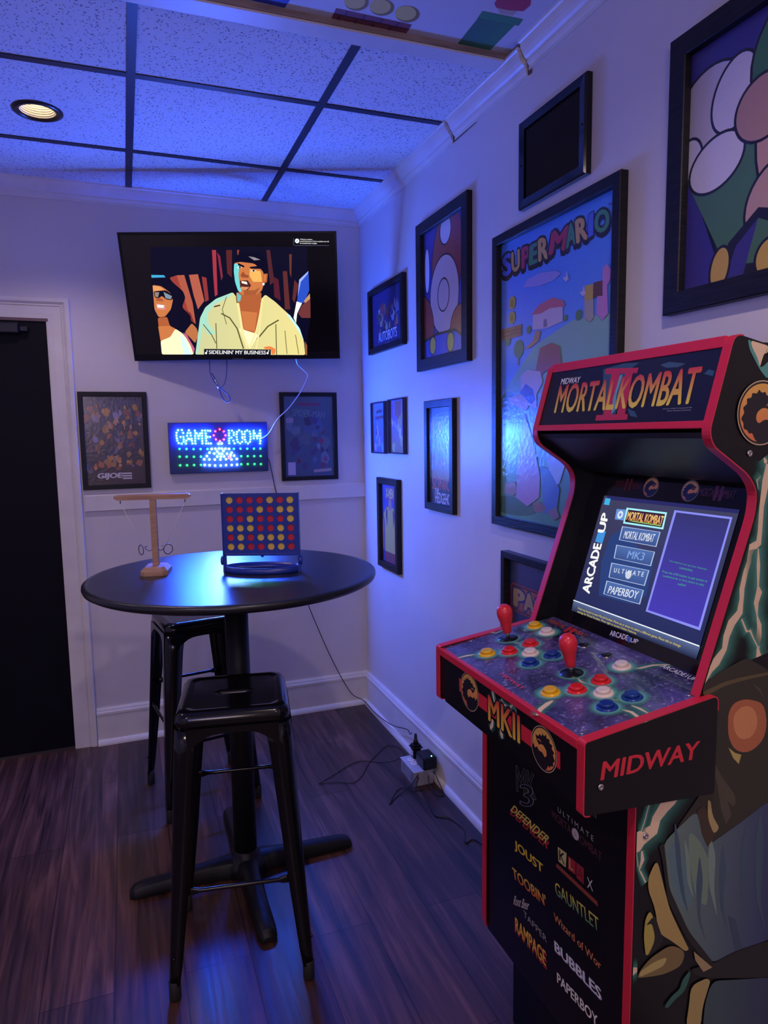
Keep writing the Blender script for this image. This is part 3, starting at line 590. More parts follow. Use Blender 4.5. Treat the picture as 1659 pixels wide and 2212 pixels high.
  ('t','R',(.65,.42,.1),(.65,.42,.1),.065,((.006,.006,.01),.05),[1.8444,1.9765],[.0433,.002],[-.008,.0591]),
  ('t','I',(.006,.006,.01),(.006,.006,.01),.01875,((.006,.006,.01),.0125),[1.8955,1.9703],[.0168,.0022],[-.0004,.06]),
  ('t','I',(.08,.16,.7),(.08,.16,.7),.01625,((.006,.006,.01),.0125),[1.8933,1.9771],[.0168,.0021],[-.0004,.0599]),
  ('t','O',(.006,.006,.01),(.006,.006,.01),.075,((.006,.006,.01),.05),[1.9212,1.9763],[.0534,-.0092],[.0033,.0525]),
  ('t','O',(.06,.3,.12),(.06,.3,.12),.065,((.006,.006,.01),.05),[1.919,1.9829],[.0535,-.0093],[.0034,.0526]),
  ('t','TM',(.006,.006,.01),(.006,.006,.01),.0,None,[1.9732,2.0314],[.0145,-.0005],[-.0022,.0084]),
  ('p',(.35,.35,.75),[[1.5736,1.912],[1.5963,1.9315],[1.6622,1.9364],[1.7447,1.9252],[1.7723,1.9126],[1.7372,1.8999],[1.6629,1.899]]),
  ('p',(.6,.5,.6),[[1.63,1.7772],[1.6292,1.8251],[1.664,1.8358],[1.7142,1.8386],[1.7586,1.8263],[1.7821,1.8222],[1.7831,1.7798],[1.7073,1.7707]]),
  ('p',(.6,.15,.2),[[1.6204,1.8217],[1.6638,1.8452],[1.7302,1.8539],[1.7856,1.8348],[1.7937,1.8179],[1.7227,1.8257],[1.6728,1.8179]]),
  ('p',(.25,.2,.3),[[1.6863,1.7761],[1.688,1.7968],[1.7026,1.7992],[1.7072,1.7753]]),
  ('c',(.1,.25,.08),[1.6075,1.7804],.012),
  ('c',(.1,.25,.08),[1.7956,1.7856],.009),
  ('c',(.1,.25,.08),[1.8562,1.7845],.014),
  ('c',(.1,.25,.08),[1.5501,1.729],.028),
  ('c',(.1,.25,.08),[1.4835,1.7624],.016),
  ('l',(.2,.1,.05),.006,[[1.5495,1.7015],[1.5497,1.679]]),
  ('c',(.55,.42,.06),[1.5097,1.8773],.02),
  ('c',(.4,.3,.04),[1.5097,1.8773],.012),
  ('c',(.55,.42,.06),[1.5087,1.8311],.02),
  ('c',(.4,.3,.04),[1.5087,1.8311],.012),
  ('p',(.35,.13,.06),[[1.4463,1.8035],[1.5681,1.8033],[1.5671,1.7689],[1.4502,1.7667]]),
  ('l',(.12,.04,.02),.002,[[1.4475,1.7904],[1.5682,1.7909]]),
  ('l',(.12,.04,.02),.002,[[1.4475,1.7787],[1.5684,1.7799]]),
  ('l',(.12,.04,.02),.002,[[1.4781,1.8028],[1.4782,1.79]]),
  ('l',(.12,.04,.02),.002,[[1.5324,1.8011],[1.5326,1.7899]]),
  ('l',(.12,.04,.02),.002,[[1.5057,1.7899],[1.5058,1.7786]]),
  ('p',(.6,.42,.06),[[1.8818,1.8564],[1.9178,1.8543],[1.9172,1.8172],[1.8812,1.8165]]),
  ('p',(.16,.05,.04),[[1.9194,1.8571],[1.9565,1.8556],[1.9568,1.816],[1.9182,1.8175]]),
  ('p',(.45,.4,.3),[[1.8812,1.8175],[1.9189,1.8159],[1.9204,1.7668],[1.907,1.7584],[1.8824,1.7728]]),
  ('p',(.6,.25,.5),[[1.9355,1.82],[1.9568,1.816],[1.9547,1.8832],[1.972,1.8934],[1.9883,1.8738],[1.9859,1.8505],[1.9737,1.839],[1.9792,1.7675],[1.9571,1.7548],[1.9335,1.7751]]),
  ('p',(.6,.55,.75),[[1.7803,1.8976],[1.7955,1.8988],[1.799,1.9133],[1.805,1.8968],[1.8108,1.8891],[1.7959,1.8845]]),
  ('p',(.6,.55,.75),[[1.8593,1.8428],[1.8734,1.8443],[1.8765,1.8585],[1.8822,1.8426],[1.8876,1.8353],[1.8738,1.8305]]),
  ('p',(.5,.28,.12),[[1.6477,1.7722],[1.6737,1.7662],[1.6613,1.7395],[1.6129,1.724],[1.5854,1.726],[1.6305,1.7435]]),
  ('p',(.35,.35,.6),[[1.794,1.6395],[1.8012,1.6613],[1.8275,1.6653],[1.8645,1.6506],[1.8757,1.6306]]),
  ('p',(.35,.1,.05),[[1.6432,1.6416],[1.6707,1.7176],[1.7257,1.7262],[1.77,1.7107],[1.7798,1.6599],[1.7,1.6471],[1.6815,1.6383]]),
  ('p',(.55,.45,.5),[[1.5626,1.6429],[1.6033,1.6611],[1.6719,1.6496],[1.6866,1.617],[1.6539,1.5824],[1.6546,1.5397],[1.615,1.5521],[1.5685,1.5874]]),
  ('p',(.07,.08,.3),[[1.558,1.5935],[1.5938,1.6186],[1.6341,1.5996],[1.6493,1.5666],[1.625,1.5517]]),
  ('p',(.5,.35,.15),[[1.5685,1.5874],[1.615,1.5521],[1.595,1.5366],[1.499,1.563],[1.4933,1.5804]]),
  ('p',(.45,.25,.45),[[1.5848,1.5315],[1.6366,1.443],[1.6774,1.3356],[1.6737,1.2703],[1.6095,1.237],[1.5405,1.2596],[1.5503,1.352]]),
  ('p',(.35,.18,.1),[[1.4732,1.3017],[1.5345,1.3111],[1.5458,1.2773],[1.5241,1.2641],[1.4677,1.2687]]),
  ('p',(.4,.5,.75),[[1.7139,1.4011],[1.7593,1.4021],[1.8035,1.3726],[1.7788,1.3201],[1.7433,1.3075],[1.729,1.3383]]),
  ('p',(.08,.2,.5),[[1.6768,1.368],[1.724,1.3591],[1.7791,1.3046],[1.7633,1.2144],[1.6984,1.229]]),
  ('p',(.3,.15,.1),[[1.6397,1.2454],[1.6691,1.259],[1.7076,1.2461],[1.7032,1.2268],[1.65,1.2242]]),
  ('p',(.3,.2,.2),[[1.7172,1.2309],[1.7625,1.2511],[1.781,1.2215],[1.7545,1.2081]]),
 ],
 'stick': [
  ('p',(.22,.05,.07),[[-.5899,-1.5732],[-.3682,-1.5692],[-.3669,-1.4964],[-.5883,-1.4957]]),
  ('l',(.06,.01,.03),.005,[[-.5892,-1.5487],[-.3669,-1.5448]]),
  ('l',(.06,.01,.03),.005,[[-.5888,-1.5225],[-.3672,-1.5193]]),
  ('l',(.06,.01,.03),.005,[[-.5564,-1.571],[-.5573,-1.5475]]),
  ('l',(.06,.01,.03),.005,[[-.5058,-1.5699],[-.5068,-1.543]]),
  ('l',(.06,.01,.03),.005,[[-.4543,-1.5687],[-.4556,-1.5412]]),
  ('l',(.06,.01,.03),.005,[[-.4075,-1.5675],[-.406,-1.5414]]),
  ('l',(.06,.01,.03),.005,[[-.5707,-1.5457],[-.5715,-1.5208]]),
  ('l',(.06,.01,.03),.005,[[-.5223,-1.5435],[-.522,-1.5165]]),
  ('l',(.06,.01,.03),.005,[[-.4704,-1.542],[-.4726,-1.5156]]),
  ('l',(.06,.01,.03),.005,[[-.4207,-1.5414],[-.4216,-1.5129]]),
  ('l',(.06,.01,.03),.005,[[-.5407,-1.5217],[-.5409,-1.4952]]),
  ('l',(.06,.01,.03),.005,[[-.4895,-1.5227],[-.4908,-1.4923]]),
  ('l',(.06,.01,.03),.005,[[-.4364,-1.521],[-.4353,-1.4939]]),
  ('p',(.3,.22,.05),[[-.515,-1.6249],[-.513,-1.6159],[-.5132,-1.6068],[-.5157,-1.5981],[-.5202,-1.5905],[-.5264,-1.5845],[-.534,-1.5806],[-.5424,-1.579],[-.5509,-1.5799],[-.559,-1.5832],[-.5661,-1.5886],[-.5717,-1.5957],[-.5755,-1.604],[-.5771,-1.613],[-.5766,-1.622],[-.574,-1.6304],[-.5695,-1.6376],[-.5634,-1.6433],[-.556,-1.6471],[-.548,-1.6486],[-.5397,-1.6479],[-.5318,-1.6449],[-.5247,-1.6399],[-.519,-1.633]]),
  ('p',(.75,.6,.16),[[-.5254,-1.6266],[-.5237,-1.6187],[-.5239,-1.6107],[-.526,-1.6031],[-.5299,-1.5965],[-.5354,-1.5913],[-.5419,-1.5879],[-.5492,-1.5865],[-.5566,-1.5873],[-.5636,-1.5902],[-.5698,-1.5949],[-.5747,-1.6011],[-.5779,-1.6084],[-.5794,-1.6163],[-.579,-1.6242],[-.5767,-1.6315],[-.5728,-1.6379],[-.5675,-1.6429],[-.5611,-1.6462],[-.5541,-1.6475],[-.5469,-1.6468],[-.54,-1.6442],[-.5338,-1.6397],[-.5289,-1.6337]]),
  ('p',(.3,.22,.05),[[-.4434,-1.6263],[-.441,-1.6172],[-.4409,-1.608],[-.4431,-1.5992],[-.4474,-1.5915],[-.4537,-1.5854],[-.4613,-1.5814],[-.4698,-1.5799],[-.4786,-1.5808],[-.4871,-1.5841],[-.4946,-1.5895],[-.5006,-1.5967],[-.5047,-1.6052],[-.5068,-1.6143],[-.5066,-1.6233],[-.5042,-1.6318],[-.4998,-1.6392],[-.4937,-1.645],[-.4864,-1.6487],[-.4782,-1.6503],[-.4697,-1.6496],[-.4614,-1.6466],[-.454,-1.6415],[-.4478,-1.6346]]),
  ('p',(.75,.6,.16),[[-.4541,-1.628],[-.4521,-1.6201],[-.452,-1.612],[-.4539,-1.6043],[-.4577,-1.5976],[-.4631,-1.5923],[-.4697,-1.5888],[-.4771,-1.5875],[-.4847,-1.5883],[-.4921,-1.5912],[-.4986,-1.596],[-.5038,-1.6023],[-.5074,-1.6097],[-.5092,-1.6176],[-.5091,-1.6256],[-.507,-1.633],[-.5032,-1.6395],[-.4979,-1.6445],[-.4915,-1.6478],[-.4844,-1.6492],[-.477,-1.6485],[-.4698,-1.6459],[-.4633,-1.6413],[-.458,-1.6353]]),
  ('p',(.3,.22,.05),[[-.3671,-1.6213],[-.3643,-1.6121],[-.3638,-1.6026],[-.3658,-1.5937],[-.3699,-1.5858],[-.3761,-1.5796],[-.3839,-1.5756],[-.3926,-1.574],[-.4017,-1.5749],[-.4105,-1.5783],[-.4185,-1.5839],[-.425,-1.5912],[-.4296,-1.5998],[-.432,-1.6091],[-.4322,-1.6183],[-.43,-1.627],[-.4258,-1.6345],[-.4198,-1.6404],[-.4123,-1.6442],[-.4039,-1.6458],[-.3951,-1.6451],[-.3865,-1.642],[-.3786,-1.6368],[-.372,-1.6297]]),
  ('p',(.75,.6,.16),[[-.3783,-1.6231],[-.3759,-1.615],[-.3755,-1.6067],[-.3771,-1.5989],[-.3808,-1.592],[-.3861,-1.5866],[-.3928,-1.5831],[-.4004,-1.5817],[-.4083,-1.5826],[-.416,-1.5855],[-.4229,-1.5904],[-.4285,-1.5969],[-.4325,-1.6044],[-.4347,-1.6125],[-.4348,-1.6206],[-.433,-1.6282],[-.4293,-1.6348],[-.4241,-1.6399],[-.4176,-1.6433],[-.4103,-1.6447],[-.4026,-1.644],[-.3951,-1.6413],[-.3882,-1.6367],[-.3825,-1.6304]]),
  ('p',('x',(.05,.18,.12),(.04,.25,.12)),[[-.2076,-1.6553],[-.0937,-1.6614],[-.0967,-1.5008],[-.2037,-1.496]]),
  ('p',(.05,.28,.13),[[-.2112,-1.6898],[-.0862,-1.6932],[-.0817,-1.6625],[-.2095,-1.6566]]),
  ('p',(.55,.45,.35),[[-.1847,-1.7171],[-.1206,-1.7209],[-.123,-1.6996],[-.1606,-1.696]]),
  ('p',(.5,.05,.1),[[-.1983,-1.7304],[-.201,-1.7558],[-.1181,-1.7844],[-.1021,-1.7546],[-.1055,-1.7261],[-.1481,-1.7161],[-.1839,-1.7156]]),
 ],
}
LED = {'G': [[-0.94,1.499],[-0.922,1.5],[-0.947,1.487],[-0.917,1.486],[-0.948,1.474],[-0.93,1.467],[-0.916,1.467],[-0.947,1.461],[-0.916,1.455],[-0.945,1.45],[-0.94,1.438],[-0.926,1.435],[-0.916,1.444]],
 'A': [[-0.89,1.498],[-0.896,1.485],[-0.883,1.485],[-0.9,1.472],[-0.882,1.473],[-0.895,1.458],[-0.888,1.456],[-0.879,1.458],[-0.904,1.449],[-0.878,1.448],[-0.906,1.435],[-0.876,1.435]],
 'M': [[-0.862,1.496],[-0.86,1.484],[-0.854,1.483],[-0.838,1.482],[-0.829,1.484],[-0.828,1.496],[-0.862,1.471],[-0.848,1.471],[-0.841,1.472],[-0.829,1.471],[-0.862,1.459],[-0.846,1.458],[-0.83,1.458],[-0.863,1.447],[-0.83,1.446],[-0.862,1.435],[-0.83,1.434]],
 'E': [[-0.814,1.496],[-0.801,1.495],[-0.79,1.494],[-0.812,1.482],[-0.812,1.47],[-0.812,1.458],[-0.804,1.465],[-0.792,1.465],[-0.811,1.446],[-0.812,1.434],[-0.801,1.433],[-0.789,1.433]],
 'R': [[-0.701,1.494],[-0.686,1.494],[-0.7,1.482],[-0.678,1.484],[-0.701,1.47],[-0.678,1.472],[-0.701,1.456],[-0.69,1.46],[-0.702,1.444],[-0.681,1.445],[-0.701,1.432],[-0.676,1.432]],
 'O': [[-0.651,1.495],[-0.661,1.488],[-0.639,1.488],[-0.664,1.476],[-0.636,1.476],[-0.664,1.463],[-0.637,1.462],[-0.663,1.45],[-0.636,1.455],[-0.66,1.438],[-0.639,1.439],[-0.649,1.431]],
 'P': [[-0.612,1.494],[-0.622,1.488],[-0.6,1.488],[-0.625,1.475],[-0.597,1.476],[-0.625,1.462],[-0.597,1.463],[-0.625,1.449],[-0.597,1.45],[-0.621,1.438],[-0.6,1.438],[-0.61,1.43]],
 'N': [[-0.58,1.492],[-0.58,1.48],[-0.575,1.479],[-0.552,1.478],[-0.548,1.492],[-0.547,1.478],[-0.581,1.467],[-0.567,1.466],[-0.558,1.466],[-0.547,1.466],[-0.581,1.454],[-0.564,1.454],[-0.548,1.454],[-0.548,1.441],[-0.55,1.429]],
 'ring': [[-0.745,1.501],[-0.766,1.492],[-0.726,1.491],[-0.774,1.472],[-0.719,1.471],[-0.765,1.453],[-0.727,1.452],[-0.746,1.445]],
 'cluster': [[-0.753,1.431],[-0.738,1.432],[-0.787,1.407],[-0.769,1.407],[-0.752,1.408],[-0.738,1.407],[-0.721,1.406],[-0.704,1.405],[-0.798,1.389],[-0.776,1.384],[-0.761,1.394],[-0.731,1.395],[-0.752,1.383],[-0.739,1.382],[-0.714,1.382],[-0.692,1.386],[-0.811,1.373],[-0.762,1.369],[-0.745,1.368],[-0.729,1.369],[-0.681,1.371],[-0.824,1.357],[-0.8,1.356],[-0.774,1.355],[-0.747,1.354],[-0.72,1.355],[-0.694,1.353],[-0.668,1.355],[-0.823,1.33],[-0.8,1.328],[-0.774,1.326],[-0.747,1.325],[-0.721,1.326],[-0.694,1.326],[-0.668,1.327],[-0.698,1.375]],
 'redstar': [[-0.708,1.367],[-0.698,1.365],[-0.707,1.36]],
 'green1': [[-0.937,1.41],[-0.905,1.409],[-0.872,1.408],[-0.839,1.407],[-0.807,1.407],[-0.68,1.405],[-0.648,1.405],[-0.615,1.404],[-0.582,1.403],[-0.55,1.403]],
 'green2': [[-0.938,1.373],[-0.906,1.372],[-0.872,1.371],[-0.839,1.371],[-0.646,1.368],[-0.614,1.367],[-0.582,1.366],[-0.55,1.366]],
 'green3': [[-0.938,1.332],[-0.906,1.331],[-0.873,1.331],[-0.841,1.331],[-0.647,1.328],[-0.615,1.328],[-0.582,1.327],[-0.55,1.326]]}
BOARD_CORNERS = [[-0.9844, 1.5365], [-0.5128, 1.5321], [-0.5136, 1.2904], [-0.9851, 1.293]]
# ---------------------------------------------------------------- materials of the room
WALL = mat('painted_wall', (0.66,0.62,0.60), 0.42, noise=((3,3,3),(0.62,0.58,0.57)), bump=((60,60,60),0.12))
TRIM = mat('painted_trim', (0.72,0.69,0.64), 0.38, noise=((9,9,9),(0.66,0.62,0.58)), bump=((25,25,25),0.15))
DARKMETAL = mat('black_powder_metal', (0.004,0.004,0.006), 0.14, 0.0, 0.45, bump=((40,40,40),0.05))
MATTEMETAL = mat('black_cast_iron', (0.007,0.007,0.009), 0.45, 0.0, 0.3, bump=((300,300,300),0.3))
FRAMEBLK = mat('black_wood_grain', (0.006,0.005,0.007), 0.42, 0.0, 0.3, noise=((14,14,160),(0.013,0.012,0.013)), bump=((30,30,300),0.35))
BLKPLA = mat('black_plastic', (0.005,0.005,0.007), 0.3, 0.0, 0.3, bump=((200,200,200),0.05))
RUBBER = mat('black_rubber', (0.01,0.01,0.01), 0.7, bump=((200,200,200),0.1))
CHROME = mat('steel', (0.55,0.53,0.5), 0.22, 1.0, bump=((90,90,90),0.05))

def floor_mat():
    m = bpy.data.materials.new('wood_plank_floor'); m.use_nodes = True; nt = m.node_tree; b = nt.nodes['Principled BSDF']; Lk = nt.links.new
    tc = nt.nodes.new('ShaderNodeTexCoord'); mp = nt.nodes.new('ShaderNodeMapping'); mp.inputs['Rotation'].default_value = (0,0,math.radians(90)); mp.inputs['Location'].default_value = (0.35, 0.02, 0)
    br = nt.nodes.new('ShaderNodeTexBrick'); br.inputs['Scale'].default_value = 1.0; br.inputs['Brick Width'].default_value = 1.22; br.inputs['Row Height'].default_value = 0.181
    br.inputs['Mortar Size'].default_value = 0.0012; br.inputs['Mortar Smooth'].default_value = 0.2; br.offset = 0.37; br.inputs['Bias'].default_value = 0.0
    br.inputs['Color1'].default_value = (0.25,0.25,0.25,1); br.inputs['Color2'].default_value = (0.85,0.85,0.85,1); br.inputs['Mortar'].default_value = (0,0,0,1)
    Lk(tc.outputs['Object'], mp.inputs[0]); Lk(mp.outputs[0], br.inputs['Vector'])
    g = nt.nodes.new('ShaderNodeMapping'); g.inputs['Scale'].default_value = (16, 1.3, 1); Lk(tc.outputs['Object'], g.inputs[0])
    n1 = nt.nodes.new('ShaderNodeTexNoise'); n1.inputs['Scale'].default_value = 1.0; n1.inputs['Detail'].default_value = 8; n1.inputs['Distortion'].default_value = 1.6; Lk(g.outputs[0], n1.inputs['Vector'])
    g2 = nt.nodes.new('ShaderNodeMapping'); g2.inputs['Scale'].default_value = (90, 3, 1); Lk(tc.outputs['Object'], g2.inputs[0])
    n2 = nt.nodes.new('ShaderNodeTexNoise'); n2.inputs['Scale'].default_value = 1.0; n2.inputs['Detail'].default_value = 5; n2.inputs['Distortion'].default_value = .5; Lk(g2.outputs[0], n2.inputs['Vector'])
    ad = nt.nodes.new('ShaderNodeMix'); ad.data_type = 'FLOAT'; ad.inputs[0].default_value = 0.35; Lk(n1.outputs[0], ad.inputs[2]); Lk(n2.outputs[0], ad.inputs[3])
    rp = nt.nodes.new('ShaderNodeValToRGB'); e = rp.color_ramp.elements; e[0].position = .33; e[0].color = (0.018,0.008,0.007,1); e[1].position = .68; e[1].color = (0.19,0.082,0.055,1)
    x = e.new(.5); x.color = (0.080,0.032,0.022,1); Lk(ad.outputs[0], rp.inputs[0])
    mr = nt.nodes.new('ShaderNodeMapRange'); mr.inputs[3].default_value = 0.15; mr.inputs[4].default_value = 1.25; Lk(br.outputs['Color'], mr.inputs[0])
    mx = nt.nodes.new('ShaderNodeVectorMath'); mx.operation = 'SCALE'; Lk(rp.outputs[0], mx.inputs[0]); Lk(mr.outputs[0], mx.inputs[3]); Lk(mx.outputs[0], b.inputs['Base Color'])
    r2 = nt.nodes.new('ShaderNodeMapRange'); r2.inputs[3].default_value = .28; r2.inputs[4].default_value = .52; Lk(n2.outputs[0], r2.inputs[0]); Lk(r2.outputs[0], b.inputs['Roughness'])
    bp = nt.nodes.new('ShaderNodeBump'); bp.inputs['Strength'].default_value = .35; bp.inputs['Distance'].default_value = .0015; Lk(ad.outputs[0], bp.inputs['Height'])
    b2 = nt.nodes.new('ShaderNodeBump'); b2.inputs['Strength'].default_value = .8; b2.inputs['Distance'].default_value = .002; b2.invert = True; Lk(br.outputs['Fac'], b2.inputs['Height']); Lk(bp.outputs[0], b2.inputs['Normal'])
    Lk(b2.outputs[0], b.inputs['Normal']); return m
def tile_mat():
    m = bpy.data.materials.new('fissured_ceiling_tile'); m.use_nodes = True; nt = m.node_tree; b = nt.nodes['Principled BSDF']; Lk = nt.links.new
    tc = nt.nodes.new('ShaderNodeTexCoord'); b.inputs['Roughness'].default_value = .85
    nz = nt.nodes.new('ShaderNodeTexNoise'); nz.inputs['Scale'].default_value = 60; nz.inputs['Detail'].default_value = 2
    wp = nt.nodes.new('ShaderNodeMix'); wp.data_type = 'RGBA'; wp.inputs[0].default_value = .012; Lk(tc.outputs['Object'], wp.inputs[6]); Lk(nz.outputs['Color'], wp.inputs[7]); Lk(tc.outputs['Object'], nz.inputs['Vector'])
    vo = nt.nodes.new('ShaderNodeTexVoronoi'); vo.inputs['Scale'].default_value = 95; vo.inputs['Randomness'].default_value = 1; Lk(wp.outputs[2], vo.inputs['Vector'])
    n3 = nt.nodes.new('ShaderNodeTexNoise'); n3.inputs['Scale'].default_value = 190; n3.inputs['Detail'].default_value = 1; Lk(tc.outputs['Object'], n3.inputs['Vector'])
    a = nt.nodes.new('ShaderNodeMath'); a.operation = 'SUBTRACT'; Lk(vo.outputs['Distance'], a.inputs[0]); Lk(n3.outputs[0], a.inputs[1])
    rp = nt.nodes.new('ShaderNodeValToRGB'); e = rp.color_ramp.elements; e[0].position = .0; e[1].position = .07; e[0].color = (.27,.26,.27,1); e[1].color = (.74,.73,.74,1)
    ad = nt.nodes.new('ShaderNodeMath'); ad.operation = 'ADD'; ad.inputs[1].default_value = .31; Lk(a.outputs[0], ad.inputs[0]); Lk(ad.outputs[0], rp.inputs[0]); Lk(rp.outputs[0], b.inputs['Base Color'])
    bp = nt.nodes.new('ShaderNodeBump'); bp.inputs['Strength'].default_value = .4; bp.inputs['Distance'].default_value = .002; Lk(rp.outputs[0], bp.inputs['Height']); Lk(bp.outputs[0], b.inputs['Normal'])
    return m
FLOOR = floor_mat(); TILE = tile_mat()
PLASTER = mat('painted_plasterboard', (0.68,0.67,0.70), 0.6, bump=((50,50,50),0.15))

# ---------------------------------------------------------------- room shell
X0, Y0, HT, HP, YB = -3.3, -6.0, 2.587, 2.602, -1.518
struct(obj_box('floor', X0-.1, .1, Y0-.1, .1, -.1, 0, FLOOR))
struct(obj_box('wall_right', 0, .12, Y0, .12, 0, 2.75, WALL))
struct(obj_box('wall_back', X0, 0, 0, .12, 0, 2.75, WALL))
struct(obj_box('wall_left', X0-.12, X0, Y0, .12, 0, 2.75, WALL))
struct(obj_box('wall_front', X0-.12, .12, Y0-.12, Y0, 0, 2.75, WALL))
CANS = [(-1.4, -.713, HT), (-2.6, -.713, HT), (-.8, -3.12, HP), (-.75, -4.7, HP), (-2.5, -3.3, HP)]  # first in view, third inferred from wall shadows; others unseen, added for warm light
def ceiling(name, x0, x1, y0, y1, z, cans, m):
    outer = [Vector((x0,y0,z)), Vector((x1,y0,z)), Vector((x1,y1,z)), Vector((x0,y1,z))]; loops = [outer]
    for cx, cy in cans: loops.append([Vector((cx+.062*math.cos(-2*math.pi*i/32), cy+.062*math.sin(-2*math.pi*i/32), z)) for i in range(32)])
    tr = tessellate_polygon(loops); flat = [p for l in loops for p in l]
    b = MB(); b.add(flat, tr); return struct(b.build(name, m))
ceiling('ceiling', X0, 0, YB, 0, HT, [c[:2] for c in CANS if c[2] == HT], TILE)
ceiling('ceiling', X0, 0, Y0, YB, HP, [c[:2] for c in CANS if c[2] == HP], PLASTER)
struct(obj_box('ceiling', X0, 0, Y0, 0, 2.76, 2.80, PLASTER))
GRID = mat('dark_ceiling_grid', (0.012,0.012,0.03), 0.4, bump=((30,30,30),.1))
b = MB()
for x in (-.4926, -1.1026, -1.7126, -2.3226, -2.9326): b.box(x-.0135, x+.0135, YB+.05, -.045, HT-.004, HT+.002)
for y in (-.4602, -1.0675): b.box(X0, -.045, y-.0135, y+.0135, HT-.0035, HT+.0025)
struct(b.build('trim_1', GRID))
struct(obj_box('trim_2', X0, -.03, YB-.004, YB+.058, HT-.007, HT-.001, TRIM))
struct(obj_box('trim_3', X0, -.03, YB-.008, YB-.003, HT-.001, HP, mat('bare_board_edge', (.34,.26,.22), .7, noise=((8,60,60),(.22,.16,.14)))))
def crown_prof(): return [(0,0),(-.044,0),(-.044,-.007),(-.040,-.010),(-.036,-.020),(-.030,-.030),(-.022,-.040),(-.016,-.046),(-.013,-.047),(-.013,-.053),(-.009,-.060),(-.006,-.064),(-.006,-.074),(0,-.074)]
def moulding(name, prof, p0, p1, nrm, m, e0=0.0, e1=0.0, tilt=0.0, rag=0.0, seed=1):
    """prof: (offset from wall along -nrm .., height); runs p0->p1; e0/e1: mitre factors"""
    p0, p1, nrm = Vector(p0), Vector(p1), Vector(nrm); t = (p1-p0).normalized(); rnd = random.Random(seed)
    r0 = []; r1 = []
    for a, h in prof:
        j0, j1 = rnd.uniform(-rag, rag), rnd.uniform(-rag, rag)
        r0.append(p0 + nrm*(-a) + Vector((0,0,h)) + t*(e0*(-a)+j0)); r1.append(p1 + nrm*(-a) + Vector((0,0,h-tilt)) - t*(e1*(-a)-j1))
    b = MB(); b.loft([r0, r1]); return struct(b.build(name, m))
cp = crown_prof()
moulding('trim_4', cp, (X0,0,HT), (0,0,HT), (0,-1,0), TRIM, 0, 1)
moulding('trim_5', cp, (0,0,HT), (0,-1.088,HT), (-1,0,0), TRIM, 1, 0, 0, .004, 3)
moulding('trim_6', cp, (0,-1.104,HT+.006), (0,-1.588,HT), (-1,0,0), TRIM, 0, 0, 0, .005, 5)
moulding('trim_7', cp, (0,-1.597,HP), (0,Y0,HP), (-1,0,0), TRIM, 0, 0, 0, .003, 8)
GAP = mat('bare_plaster_gap', (.20,.13,.09), .9, noise=((80,80,80),(.08,.05,.04)))
struct(obj_box('trim_8', -.004, .001, -1.604, -1.084, HT-.07, HT, GAP))
bb = [(0,0),(-.015,0),(-.015,.142),(-.019,.147),(-.019,.158),(-.015,.163),(-.013,.172),(-.008,.179),(0,.179)]
shoe = [(0,0)]+[(-.015-.017*math.cos(a), .026*math.sin(a)) for a in [i*math.pi/2/5 for i in range(6)]]+[(0,.026)]
moulding('baseboard_back', bb, (-1.378,0,0), (0,0,0), (0,-1,0), TRIM, 0, 1)
moulding('baseboard_back', shoe, (-1.378,0,0), (0,0,0), (0,-1,0), TRIM, 0, 1)
moulding('baseboard_right', bb, (0,0,0), (0,Y0,0), (-1,0,0), TRIM, 1, 0)
moulding('baseboard_right', shoe, (0,0,0), (0,Y0,0), (-1,0,0), TRIM, 1, 0)
moulding('baseboard_left', bb, (X0,Y0,0), (X0,0,0), (1,0,0), TRIM)
moulding('trim_9', [(0,0),(-.014,.002),(-.014,.072),(-.010,.076),(0,.078)], (-1.372,0,1.129), (0,0,1.136), (0,-1,0), TRIM)
# door
door = bpy.data.objects.new('door_1', None); COL.objects.link(door); door.location = (-1.93, 0, 0); struct(door)
DOORM = mat('black_door_paint', (0.004,0.004,0.008), 0.5, 0.0, 0.12, bump=((20,20,20),.1))
def dp(o): o.parent = door; o.matrix_parent_inverse = Matrix.Translation((1.93,0,0)); return o
dp(obj_box('door_panel', -2.38, -1.479, -.006, 0, .012, 1.995, DOORM))
dp(obj_box('door_closer', -1.86, -1.585, -.050, -.006, 1.925, 1.972, BLKPLA, bevel=.006))
dp(obj_box('closer_arm', -1.585, -1.55, -.040, -.006, 1.935, 1.958, BLKPLA, bevel=.004))
dp(obj_box('door_stop', -2.39, -1.470, -.014, 0, 1.985, 2.000, mat('unpainted_jamb', (.14,.08,.09), .6)))
cas = [(0,0),(-.012,0),(-.014,.008),(-.016,.03),(-.016,.060),(-.019,.064),(-.016,.070),(-.020,.074),(-.024,.080),(-.024,.096),(-.018,.099),(0,.099)]
b = MB()
def casrow(f): return [f(a, w) for a, w in cas]
b.loft([casrow(lambda a, w: (-1.479+w, a, 0.0)), casrow(lambda a, w: (-1.479+w, a, 1.99+w)), casrow(lambda a, w: (-2.385-w, a, 1.99+w)), casrow(lambda a, w: (-2.385-w, a, 0.0))])
dp(b.build('door_casing', TRIM))
dp(obj_box('threshold', -2.39, -1.478, -.012, .0, 0, .012, mat('dark_threshold', (.04,.03,.03), .5)))

